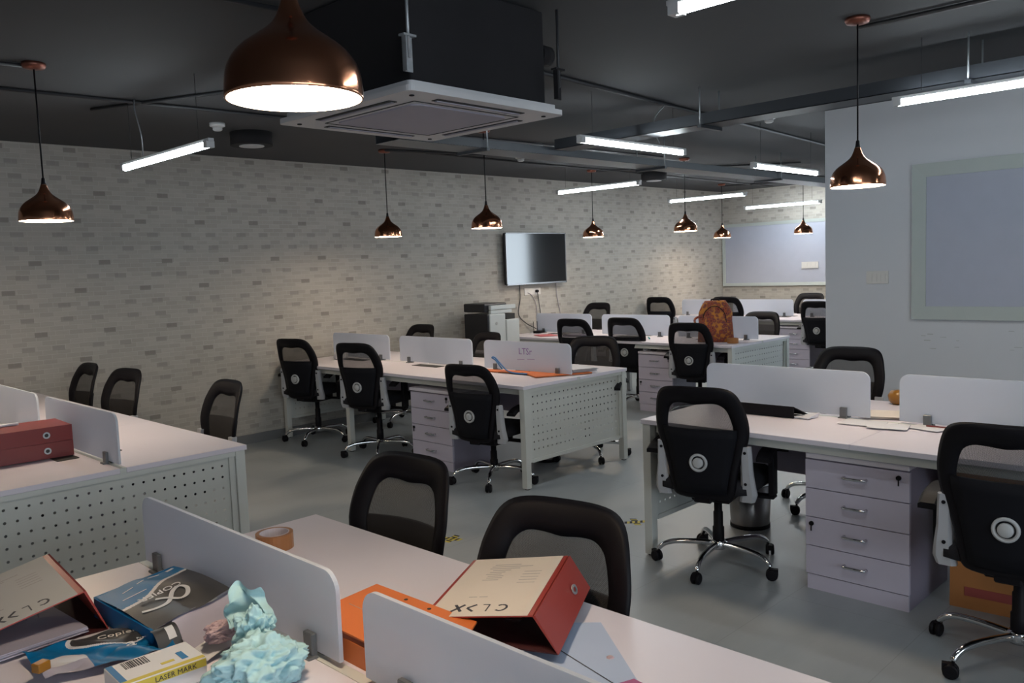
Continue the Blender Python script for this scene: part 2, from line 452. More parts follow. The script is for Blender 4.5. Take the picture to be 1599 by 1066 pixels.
w = struct('window_added', MB().box(-2.8, 2.6, -4.09, -4.06, 0.75, 2.35), 'window')  # unseen glowing pane, added for soft cool light and a pendant reflection
fr = MB()
for x in (-2.8, -1.47, -0.13, 1.2, 2.54): fr.box(x, x + 0.06, -4.08, -3.98, 0.75, 2.35)
fr.box(-2.8, 2.6, -4.08, -3.98, 0.75, 0.81).box(-2.8, 2.6, -4.08, -3.98, 2.29, 2.35).build('window_frame', 'metal_white', w)
struct('baseboard_left', MB().box(-3, XC, WY - 0.012, WY, 0, 0.09), 'skirting')
struct('baseboard_back', MB().box(XC - 0.012, XC, 2.9, WY - 0.02, 0, 0.09), 'skirting')
struct('baseboard_right', MB().box(6.486, 6.5, -4.0, 2.914, 0, 0.09), 'skirting')

# smudges of old tape on the white wall
rnd = random.Random(4)
sm = MB()
for i in range(26):
    y = rnd.uniform(0.9, 2.25); z = 0.93 + rnd.uniform(-0.06, 0.06) + (0.1 if i % 5 == 0 else 0)
    L = rnd.uniform(0.01, 0.05)
    sm.box(6.4985, 6.4995, y, y + L, z, z + rnd.uniform(0.003, 0.008))
struct('trim_1', sm, 'smudge')

# ------------------------------------------------------------------ whiteboards and wall plates


def whiteboard(x, y0, y1, z0, z1, fw, label):
    t = thing('whiteboard', label, 'whiteboard', (x, (y0 + y1) / 2, (z0 + z1) / 2))
    hy, hz = (y1 - y0) / 2, (z1 - z0) / 2
    MB().box(-0.012, 0.0, -hy + fw * 0.8, hy - fw * 0.8, -hz + fw * 0.8, hz - fw * 0.8).build('writing_surface', 'board', t)
    f = MB(); o = [(-hy, -hz), (hy, -hz), (hy, hz), (-hy, hz)]; i_ = [(-hy + fw, -hz + fw), (hy - fw, -hz + fw), (hy - fw, hz - fw), (-hy + fw, hz - fw)]
    for k in range(4):
        a, b, c, d = o[k], o[(k + 1) % 4], i_[(k + 1) % 4], i_[k]
        f.hexa([(0, *a), (0, *b), (0, *c), (0, *d)], [(-0.028, *a), (-0.028, *b), (-0.02, *c), (-0.02, *d)])
    f.build('frame', 'board_frame', t)
    return t


whiteboard(6.498, -0.35, 2.252, 1.098, 2.222, 0.095, 'big whiteboard in a pale green frame on the near white wall')
whiteboard(XC - 0.002, 4.75, 7.39, 1.145, 2.165, 0.05, 'long whiteboard on the far end wall of brick wallpaper')


def switch_plate(loc, wy, h, label, n, rot=0):
    t = thing('switch_plate', label, 'light switch', loc, rot)
    MB().box(-0.010, 0, -wy / 2, wy / 2, -h / 2, h / 2).build('plate', 'plate', t, bevel=0.002)
    for k in range(n):
        y = (k - (n - 1) / 2) * wy / (n + 1)
        MB().box(-0.014, -0.008, y - wy / (n + 1) * 0.4, y + wy / (n + 1) * 0.4, -h * 0.3, h * 0.3).build('rocker', 'plate', t)
    return t


switch_plate((6.5, 2.508, 1.41), 0.165, 0.095, 'white switch plate on the white wall left of the big whiteboard', 4)
switch_plate((XC - 0.022, 5.87, 1.457), 0.27, 0.10, 'white switch plate mounted over the long far whiteboard', 3)

# ------------------------------------------------------------------ TV, socket, cables
tv = thing('television', 'black flat television mounted on the brick wallpaper wall', 'television', (7.89, WY - 0.004, 1.695))
MB().box(-0.555, 0.555, -0.085, -0.04, -0.318, 0.318).build('housing', 'printer_b', tv, bevel=0.006)
b_ = MB()
for a in ((-0.56, 0.56, 0.310, 0.322), (-0.56, 0.56, -0.326, -0.306), (-0.56, -0.548, -0.32, 0.32), (0.548, 0.56, -0.32, 0.32)): b_.box(a[0], a[1], -0.098, -0.082, a[2], a[3])
b_.build('bezel', 'tv_bezel', tv)
MB().box(-0.548, 0.548, -0.092, -0.083, -0.306, 0.31).build('screen', 'screen', tv)
MB().box(-0.2, 0.2, -0.045, 0, -0.15, 0.15).build('wall_bracket', 'black', tv)

so = thing('wall_socket', 'white double socket plate on the wallpaper below the television', 'socket', (7.88, WY, 1.275))
MB().box(-0.15, 0.15, -0.012, 0, -0.045, 0.045).build('plate', 'plate', so, bevel=0.003)
MB().at(0.06, -0.012, 0.0, rx=rad(90)).cyl(0.018, 0, 0.035, 12).build('plug', 'black', so)


def cable(pts, r, mtl, label, name='cable', cat='cable', group=None, n=8):
    o = MB().tube(catmull(pts, n), r, 6).build(name, mtl)
    return tag(o, label, cat, group)


cable([(7.62, 7.385, 1.40), (7.64, 7.395, 1.2), (7.60, 7.395, 1.0), (7.72, 7.39, 0.88), (7.86, 7.35, 0.80), (7.90, 7.30, 0.757)], 0.006, 'cable', 'black cable looping from the television down the wallpaper to the desk')
cable([(7.78, 7.39, 1.26), (7.86, 7.395, 1.22), (7.93, 7.395, 1.1), (7.95, 7.395, 0.9), (8.0, 7.385, 0.757)], 0.005, 'cable_g', 'grey cable from the left side of the wall socket to the desk')
cable([(7.94, 7.37, 1.275), (7.97, 7.39, 1.2), (8.0, 7.395, 1.05), (8.03, 7.39, 0.757)], 0.005, 'cable', 'thin black cable from the plug in the wall socket to the desk')
cable([(8.32, 7.385, 1.38), (8.34, 7.395, 1.2), (8.40, 7.395, 0.95), (8.42, 7.39, 0.757)], 0.005, 'cable_g', 'grey cable dropping from the right end of the television')

# ------------------------------------------------------------------ ceiling: conduits, trays, detectors


def conduit(a, b, label, r=0.011, z=HC - 0.014):
    return tag(MB().tube([(a[0], a[1], z), (b[0], b[1], z)], r, 8).build('ceiling_conduit', 'conduit'), label, 'conduit')


conduit((0.9, 5.42), (7.6, 5.18), 'long dark conduit crossing the ceiling behind the left pendant lamp')
conduit((0.2, 3.3), (2.0, 3.19), 'dark conduit on the ceiling left of the big foreground pendant')
conduit((3.2, 3.27), (9.0, 3.80), 'dark conduit running from the air conditioner to beyond the cable tray', 0.013)
conduit((1.464, 4.785), (0.6, 4.86), 'short conduit feeding the leftmost whole pendant lamp')
conduit((2.05, 5.75), (2.5, 4.75), 'short kinked conduit above the left tube light')
conduit((4.25, 1.74), (4.30, -0.6), 'dark conduit feeding the pendant in front of the white wall')
conduit((4.45, 0.95), (5.9, 0.8), 'dark conduit in the upper right corner of the ceiling')
conduit((4.764, 6.262), (6.8, 5.75), 'thin conduit from the canopy of the pendant left of the television')
conduit((5.2, 6.2), (12.3, 6.35), 'thin conduit along the ceiling parallel to the wallpaper wall', 0.009)
conduit((7.95, 6.42), (9.6, 4.6), 'thin conduit crossing to the pendant right of the television')
conduit((11.38, 6.73), (12.4, 4.6), 'thin conduit over the far end pendants')
conduit((8.464, 5.465), (12.4, 5.2), 'thin conduit behind the far tube lights')


def rod(x, y, z0, name_parent, z1=HC):
    return MB().tube([(x, y, z0), (x, y, z1)], 0.005, 6).build('hanging_rod', 'steel', name_parent)


t = thing('cable_tray', 'dark steel cable tray running across the ceiling towards the white wall', 'cable tray', (4.98, 1.0, 2.47))
MB().box(-0.10, 0.10, -3.6, 3.3, 0, 0.004).box(-0.10, -0.096, -3.6, 3.3, 0, 0.075).box(0.096, 0.10, -3.6, 3.3, 0, 0.075).build('channel', 'tray', t)
MB().tube([(-0.03, -3.5, 0.03), (-0.03, 3.2, 0.03)], 0.022, 8).build('cable_bundle', 'cable', t)
MB().tube([(0.04, -3.5, 0.025), (0.04, 3.2, 0.025)], 0.018, 8).build('cable_bundle', 'cable_g', t)
for y in (-1.6, 0.4, 2.0):
    MB().box(-0.13, 0.13, y, y + 0.03, -0.02, 0).build('bracket', 'tray', t)
    for x in (-0.12, 0.12): rod(x, y + 0.015, -0.02, t, HC - 2.47)
t = thing('cable_tray', 'perforated steel cable tray running away above the middle desks', 'cable tray', (0, 4.5, 2.44))
MB().box(3.45, 12.4, -0.13, 0.13, 0, 0.003).build('perforated_base', 'tray_holes', t)
MB().box(3.45, 12.4, -0.13, -0.127, 0, 0.06).box(3.45, 12.4, 0.127, 0.13, 0, 0.06).build('side_rail', 'tray', t)
for x in (4.2, 6.4, 8.6, 10.8):
    MB().box(x, x + 0.03, -0.16, 0.16, -0.02, 0).build('bracket', 'tray', t)
    for y in (-0.15, 0.15): rod(x + 0.015, y, -0.02, t, HC - 2.44)


def downlight(x, y, lit, boxed, label, r=0.085):
    t = thing('ceiling_downlight', label, 'downlight', (x, y, HC), 0)
    if boxed: MB().cyl(0.16, -0.10, 0, 24).build('housing', 'duct', t); z = -0.10
    else: MB().lathe([(r + 0.02, 0), (r + 0.02, -0.02), (r, -0.028)], 24).build('rim', 'tube_body', t); z = -0.028
    MB().cyl(r if not boxed else 0.095, z - 0.006, z - 0.0005, 24).build('lens', 'downlight' if lit else 'downlight_dim', t)
    return t


downlight(3.35, 6.1, False, True, 'unlit round downlight in a dark drum left of the air conditioner')
downlight(5.75, 5.35, False, False, 'unlit round downlight right behind the air conditioner')
downlight(8.29, 5.66, True, False, 'lit round downlight, nearest of the three lit ones', 0.10)
downlight(10.5, 5.76, True, False, 'lit round downlight, middle of the three lit ones', 0.10)
downlight(11.95, 5.70, True, False, 'lit round downlight, farthest of the three, near the end wall', 0.10)
downlight(8.9, 6.2, False, True, 'unlit round downlight in a dark drum above the television wall')


def detector(x, y, label):
    t = thing('smoke_detector', label, 'smoke detector', (x, y, HC))
    MB().lathe([(0.055, 0), (0.055, -0.022), (0.042, -0.028)], 20).build('base', 'tube_body', t)
    MB().lathe([(0.034, -0.028), (0.034, -0.048), (0.022, -0.056), (0.0, -0.058)], 20).build('sensor_head', 'tube_body', t)


detector(2.95, 5.85, 'white smoke detector on the ceiling above the left tube light')
detector(6.25, 5.97, 'white smoke detector on the ceiling above the television')
detector(6.30, 3.28, 'small white detector on the ceiling by the tray near the white wall')

# ------------------------------------------------------------------ tube lights


def tube_light(c, L, along, z, label, cord=False):
    rz = 0 if along == 'x' else pi / 2
    if isinstance(along, float): rz = along
    t = thing('tube_light', label, 'tube light', (c[0], c[1], z), rz, 'tube lights under the ceiling')
    h = L / 2
    MB().box(-h - 0.03, h + 0.03, -0.017, 0.017, 0.008, 0.026).build('batten', 'tube_body', t, bevel=0.003)
    MB().at(0, 0, -0.004, ry=rad(90)).cyl(0.021, -h, h, 12).build('tube', 'tube', t)
    for s in (-1, 1):
        MB().box(s * h - 0.02, s * h + 0.02, -0.023, 0.023, -0.024, 0.01).build('end_cap', 'tube_body', t)
        MB().tube([(s * h * 0.8, 0, 0.04), (s * h * 0.8, 0, HC - z)], 0.0016, 5).build('suspension_wire', 'conduit', t)
    if cord:
        MB().tube(catmull([(h * 0.5, 0, 0.04), (h * 0.42, 0.02, 0.15), (h * 0.5, 0.03, HC - z - 0.08), (h * 0.62, 0, HC - z)], 6), 0.004, 6).build('power_cord', 'steel', t)
    return t


tube_light((2.165, 4.99), 1.17, 'y', 2.32, 'lit tube light hanging at the left before the wallpaper', True)
tube_light((2.38, 0.97), 1.17, 'y', 2.40, 'lit tube light cut by the top edge of the picture')
tube_light((4.78, 1.15), 1.17, 'y', 2.40, 'lit tube light high in front of the near white wall')
tube_light((4.84, 3.52), 1.17, 'x', 2.395, 'lit tube light just right of the air conditioner, brightest of the middle ones', True)
tube_light((7.35, 5.88), 1.13, 'y', 2.43, 'lit tube light above the television')
tube_light((9.95, 6.10), 1.15, 'y', 2.425, 'lit tube light between the television and the far whiteboard')
tube_light((11.75, 5.93), 1.17, 'y', 2.365, 'lit tube light above the far whiteboard')
tube_light((7.02, 3.49), 1.17, 'x', 2.355, 'lit tube light beyond the cable tray crossing')
tube_light((4.9, -1.4), 1.17, 'y', 2.40, 'lit tube light behind the camera on the right')
tube_light((0.5, -1.6), 1.17, 'y', 2.40, 'lit tube light behind the camera')

# ------------------------------------------------------------------ copper pendants
PZ = 1.915


def make_pendant(x, y, label):
    t = thing('pendant_lamp', label, 'pendant lamp', (x, y, PZ), 0, 'copper pendant lamps over the desks')
    pr = [(0.1265, 0.0), (0.1275, 0.006), (0.126, 0.03), (0.122, 0.058), (0.112, 0.083), (0.095, 0.106), (0.073, 0.125), (0.052, 0.142), (0.036, 0.158), (0.026, 0.175), (0.019, 0.195), (0.014, 0.212)]
    pr = [(r, z * 0.87) for r, z in pr]
    sm_ = catmull(pr, 4)
    inn = [(r - 0.003, z) for r, z in sm_ if z < 0.15][::-1]
    mb = MB(); mb.lathe(sm_, 48, 0, True, False); mb.lathe(inn[::-1] if False else [(r, z) for r, z in inn], 48, 1, True, False)
    mb.lathe([(0.1235, 0.0), (0.1265, 0.0)], 48, 0, False, False)
    mb.build('shade', ['copper', 'lamp_in'], t)
    MB().cyl(0.121, 0.006, 0.010, 40).build('diffuser', 'pend', t)
    MB().lathe([(0.014, 0.184), (0.011, 0.194), (0.008, 0.217), (0.004, 0.222)], 16).build('cord_grip', 'black', t)
    MB().tube([(0, 0, 0.215), (0, 0, HC - PZ - 0.02)], 0.0042, 8).build('cord', 'black', t)
    MB().lathe([(0.055, HC - PZ), (0.058, HC - PZ - 0.012), (0.05, HC - PZ - 0.026), (0.008, HC - PZ - 0.032)], 24).build('canopy', 'copper_dark', t)
    return t


pend = make_pendant(0.868, 1.408, 'large copper pendant lamp in the foreground, nearest to the camera')
note_kids(pend)
for x, y, lab in (
    (1.435, 4.765, 'copper pendant lamp hanging at the left before the wallpaper, whole in view'),
    (1.13, 5.93, 'copper pendant lamp cut off by the left edge of the picture'),
    (4.80, 6.32, 'copper pendant lamp left of the television, over the desk beside the wallpaper'),
    (4.79, 4.985, 'copper pendant lamp hanging just above and left of the television'),
    (7.91, 6.40, 'copper pendant lamp to the right of the television'),
    (8.00, 5.17, 'copper pendant lamp left of the far whiteboard, under the tube light'),
    (11.2, 6.60, 'copper pendant lamp at the left edge of the far whiteboard'),
    (11.4, 5.43, 'copper pendant lamp before the right part of the far whiteboard'),
    (4.12, 1.685, 'copper pendant lamp hanging in front of the near white wall')):
    dup(pend, (x, y, PZ), 0, lab)

# ------------------------------------------------------------------ ceiling cassette air conditioner
ac = thing('air_conditioner', 'white ceiling cassette air conditioner under a black casing', 'air conditioner', (2.43, 2.915, 2.25), rad(1.5))
h = 0.448
MB().prism(rrect(-h, h, -h, h, 0.03), 0, 0.022).prism(rrect(-h + 0.025, h - 0.025, -h + 0.025, h - 0.025, 0.02), 0.022, 0.045).build('fascia', 'ac_white', ac)
MB().prism(rrect(-0.27, 0.27, -0.27, 0.27, 0.04), -0.006, 0.001).build('intake_grille', 'ac_grille', ac)
gr = MB()
for a, b, c, d in ((-0.30, 0.30, 0.297, 0.303), (-0.30, 0.30, -0.303, -0.297), (0.297, 0.303, -0.30, 0.30), (-0.303, -0.297, -0.30, 0.30)): gr.box(a, b, c, d, -0.002, 0.001)
gr.build('grille_seam', 'dark', ac)
for k in range(4):
    a = k * pi / 2
    MB().at(rz=a).box(-0.25, 0.25, 0.345, 0.385, -0.003, 0.001).build('air_slot', 'dark', ac)
    MB().at(rz=a).box(-0.24, 0.24, 0.352, 0.366, -0.007, -0.002).build('louvre', 'ac_grille', ac)
    MB().at(rz=a + pi / 4).cyl(0.008, -0.003, 0.001, 10).at()
for sx, sy in ((-1, -1), (1, -1), (1, 1), (-1, 1)):
    MB().at(sx * 0.38, sy * 0.38).cyl(0.010, -0.004, 0.001, 10).build('corner_screw', 'duct', ac)
MB().box(-0.38, 0.40, -0.38, 0.38, 0.045, HC - 2.255 - 0.002).build('casing', 'duct', ac, bevel=0.01)
for sx, sy in ((-1, -1), (1, -1), (-1, 1), (1, 1)):
    px, py = sx * 0.43, sy * 0.415
    MB().box(px - 0.022, px + 0.022, py - 0.012, py - 0.006, 0.07, 0.20).box(px - 0.022, px - 0.016, py - 0.03, py - 0.006, 0.07, 0.20).box(px - 0.03, px + 0.03, py - 0.03, py, 0.195, 0.203).build('mounting_bracket', 'steel' if sx + sy < 0 and sx < 0 else 'duct', ac)
    MB().tube([(px, py - 0.018, 0.12), (px, py - 0.018, HC - 2.255)], 0.006, 8).build('threaded_rod', 'steel' if sx + sy < -1 else 'conduit', ac)
MB().at(0.41, -0.33, 0.28, ry=rad(90)).cyl(0.045, 0, 0.07, 16).build('pipe_flange', 'duct', ac)

# ------------------------------------------------------------------ desks


def desk(name_label, x0, y0, L, n, W=1.208, panel_at=('lo',), flip=1):
    """workbench x0..x0+W, from y0 towards +y (flip=1) or -y (flip=-1), n modules"""
    t = thing('workbench_desk', name_label, 'desk', (x0 + W / 2, y0, 0))
    mod = L / n; hw = W / 2
    for i in range(n):
        a, b = sorted((flip * (i * mod + (0.0 if i == 0 else 0.001)), flip * ((i + 1) * mod)))
        MB().box(-hw, -0.014, a, b, 0.725, 0.75).box(0.014, hw, a, b, 0.725, 0.75).build('worktop', 'laminate', t, bevel=0.002, seg=1)
    a, b = sorted((0, flip * L))
    MB().box(-0.0135, 0.0135, a + 0.002, b - 0.002, 0.725, 0.7495).build('centre_rail', 'metal_white', t)
    MB().box(-hw + 0.06, -hw + 0.10, a + 0.06, b - 0.06, 0.675, 0.7245).box(hw - 0.10, hw - 0.06, a + 0.06, b - 0.06, 0.675, 0.7245).build('side_beam', 'metal_white', t)
    MB().box(-0.010, 0.010, a + 0.06, b - 0.06, 0.42, 0.70).build('modesty_panel', 'ped_side', t)
    for i in range(n + 1):
        if i == 1: continue
        y = flip * (i * mod) + (0.03 if i == 0 else (-0.03 if i == n else 0)) * flip
        for s in (-1, 1):
            px = s * (hw - 0.035)
            MB().box(px - 0.025, px + 0.025, y - 0.025, y + 0.025, 0.008, 0.7248).build('leg', 'metal_white', t, bevel=0.002, seg=1)
            MB().at(px, y).cyl(0.018, 0, 0.0075, 12).build('levelling_foot', 'rubber', t)
        if i in (0, n):
            pnl = MB().box(-hw + 0.062, hw - 0.062, y - 0.0008 , y + 0.0008, 0.19, 0.70).build('perforated_panel', 'sheet', t)
            MB().box(-hw + 0.061, hw - 0.061, y - 0.022, y + 0.022, 0.701, 0.7243).box(-hw + 0.061, -hw + 0.09, y - 0.012, y + 0.012, 0.19, 0.70).box(hw - 0.09, hw - 0.061, y - 0.012, y + 0.012, 0.19, 0.70).box(-hw + 0.091, hw - 0.091, y - 0.012, y + 0.012, 0.185, 0.21).build('panel_rim', 'metal_white', t)
        else:
            MB().box(-hw + 0.062, hw - 0.062, y - 0.015, y + 0.015, 0.66, 0.71).build('cross_bar', 'metal_white', t)
    for i in range(n):
        for s in (-1, 1):
            cy = flip * (i + 0.5) * mod
            MB().prism(rrect(s * 0.10 - 0.05, s * 0.10 + 0.05, cy - 0.17, cy + 0.17, 0.008), 0.7502, 0.7535).build('cable_flap', 'dark', t)
    return t


desk('long white double desk in the left middle, red box files on it', 0.80, 3.896, 3.47, 3)
desk('white double desk with perforated end panel in the middle, against the wallpaper', 4.206, 4.073, 3.30, 3)
desk('white double desk behind the middle one, with the backpack on it', 7.265, 4.194, 3.18, 3)
desk('farthest white double desk, before the far whiteboard', 10.62, 3.98, 3.39, 3)
desk('white double desk at the right before the white wall, black ring binder on it', 3.642, 2.66, 3.39, 3, flip=-1)
desk('white double desk in the foreground, covered with binders and packaging', 0.352, 2.539, 3.39, 3, W=1.2, flip=-1)


def partition(x, y0, y1, label, clamps=(0.14, 0.86), group='frosted desk dividers', top=0.245):
    yc = (y0 + y1) / 2; h = abs(y1 - y0) / 2
    t = thing('desk_divider', label, 'desk divider', (x, yc, 0.75), 0, group)
    poly = rrect(-h, h, 0.012, top, 0.045, 8, (0, 0, 1, 1))
    MB().at(0, 0, 0, rz=rad(90), rx=rad(90)).prism(poly, -0.005, 0.005).build('frosted_pane', 'frosted', t)
    for c in clamps:
        y = -h + 2 * h * c
        for s in (-1, 1):
            MB().box(s * 0.006 if s > 0 else -0.020, 0.020 if s > 0 else -0.006, y - 0.018, y + 0.018, 0.0, 0.055).box(s * 0.006 if s > 0 else -0.032, 0.032 if s > 0 else -0.006, y - 0.022, y + 0.022, -0.0022, 0.006).build('clamp', 'clamp', t, bevel=0.002, seg=1)
    return t


XA, XB, XCc, XD, XE, XF = 1.404, 4.81, 7.869, 4.246, 11.224, 0.952
partition(XA, 3.93, 4.93, 'frosted divider beside the two red box files on the left desk')
partition(XA, 5.07, 6.06, 'frosted divider on the left desk, second from its near end')
partition(XA, 6.20, 7.20, 'frosted divider on the left desk, cut by the left picture edge')
pB = partition(XB, 4.14, 5.095, 'frosted divider with purple marker writing on the middle desk')
partition(XB, 5.245, 6.24, 'frosted divider in the middle of the middle desk, unmarked')
partition(XB, 6.40, 7.34, 'frosted divider of the middle desk nearest the wallpaper')
partition(XCc, 6.43, 7.34, 'frosted divider below the television beside the router')
partition(XCc, 5.31, 6.27, 'frosted divider between the second row chairs, left of the backpack')
partition(XCc, 4.24, 5.20, 'frosted divider behind the orange backpack')
pE = partition(XE, 6.60, 7.34, 'frosted divider with faint purple writing on the farthest desk')
partition(XE, 5.50, 6.45, 'frosted divider on the farthest desk right behind the backpack chair')
partition(XE, 4.40, 5.36, 'frosted divider of the farthest desk cut by the white wall')
partition(XD, 1.675, 2.615, 'frosted divider behind the black ring binder on the right desk')
partition(XD, 0.58, 1.53, 'frosted divider of the right desk reaching the right picture edge')
partition(XF, 1.49, 2.505, 'frosted divider in the foreground beside the aqua tissue paper', (0.10, 0.9), top=0.208)
partition(XF, 0.38, 1.395, 'frosted divider at the bottom of the picture before the red binder', top=0.200)

# purple writing on dividers
text('marker_writing', 'LTSr', 0.075, 'ink_purple', pB, (-0.0062, 0.0, 0.165), (rad(90), 0, rad(-90)))
wr = MB()
for k, (a, b) in enumerate(((-0.10, -0.02), (0.01, 0.09))): wr.box(-0.0062, -0.0052, a, b, 0.105 - 0.006 * k, 0.109 - 0.006 * k)
wr.build('marker_line', 'ink_purple', pB)
text('marker_writing', 'LTSr', 0.06, 'ink_purple', pE, (-0.0062, -0.05, 0.17), (rad(90), 0, rad(-90)))

# ------------------------------------------------------------------ pedestals


def pedestal(x, y0, y1, label, x_depth=0.50, H=0.655, keys=True):
    w = y1 - y0; yc = (y0 + y1) / 2
    t = thing('drawer_pedestal', label, 'drawer unit', (x, yc, 0))
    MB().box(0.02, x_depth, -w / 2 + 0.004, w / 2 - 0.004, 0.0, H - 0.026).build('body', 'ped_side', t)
    MB().box(0.006, 0.0195, -w / 2 + 0.004, w / 2 - 0.004, 0.0, 0.072).build('plinth', 'ped_body', t)
    MB().box(-0.022, x_depth + 0.006, -w / 2 - 0.006, w / 2 - 0.012, H - 0.025, H).build('top_board', 'laminate', t, bevel=0.002, seg=1)
    dh = (H - 0.035 - 0.075) / 4
    for k in range(4):
        z0 = 0.075 + k * dh
        d = MB().box(0.0, 0.0195, -w / 2, w / 2, z0 + 0.002, z0 + dh - 0.002).build('drawer', 'ped_body', t, bevel=0.001, seg=1)
        zc = z0 + dh * 0.55
        MB().tube([(-0.002, 0.05, zc), (-0.024, 0.05, zc), (-0.026, 0.044, zc), (-0.026, -0.044, zc), (-0.024, -0.05, zc), (-0.002, -0.05, zc)], 0.0068, 8).build('handle', 'chrome', d)
        if k == 3 or k == 1:
            y = -w / 2 + 0.045 if k == 3 else w / 2 - 0.03
            MB().at(-0.001, y, z0 + dh * 0.78, ry=rad(-90)).cyl(0.011, 0, 0.008, 12).box(-0.035, -0.01, -0.002, 0.002, 0.004, 0.009).build('lock', 'black', d)
    return t


pedestal(4.262, 4.925, 5.42, 'white four-drawer unit under the middle desk', 0.45, 0.645)
pedestal(3.752, 1.31, 1.785, 'white four-drawer unit under the right desk, keys in its locks', 0.52, 0.668)
pedestal(7.33, 4.93, 5.36, 'drawer unit in shade under the desk with the backpack', 0.45, 0.645)
pedestal(10.70, 5.02, 5.46, 'white drawer unit under the farthest desk', 0.45, 0.655)

# ------------------------------------------------------------------ office chair


def back_x(y, z):
    prof = [(0.38, -0.222), (0.50, -0.243), (0.62, -0.246), (0.75, -0.262), (0.86, -0.290), (0.99, -0.338), (1.1, -0.38)]
    for (z0, x0), (z1, x1) in zip(prof, prof[1:]):
        if z <= z1: break
    f = (z - z0) / (z1 - z0); f = max(0, min(1, f))
    return x0 + (x1 - x0) * f + 0.045 * (abs(y) / 0.24) ** 2


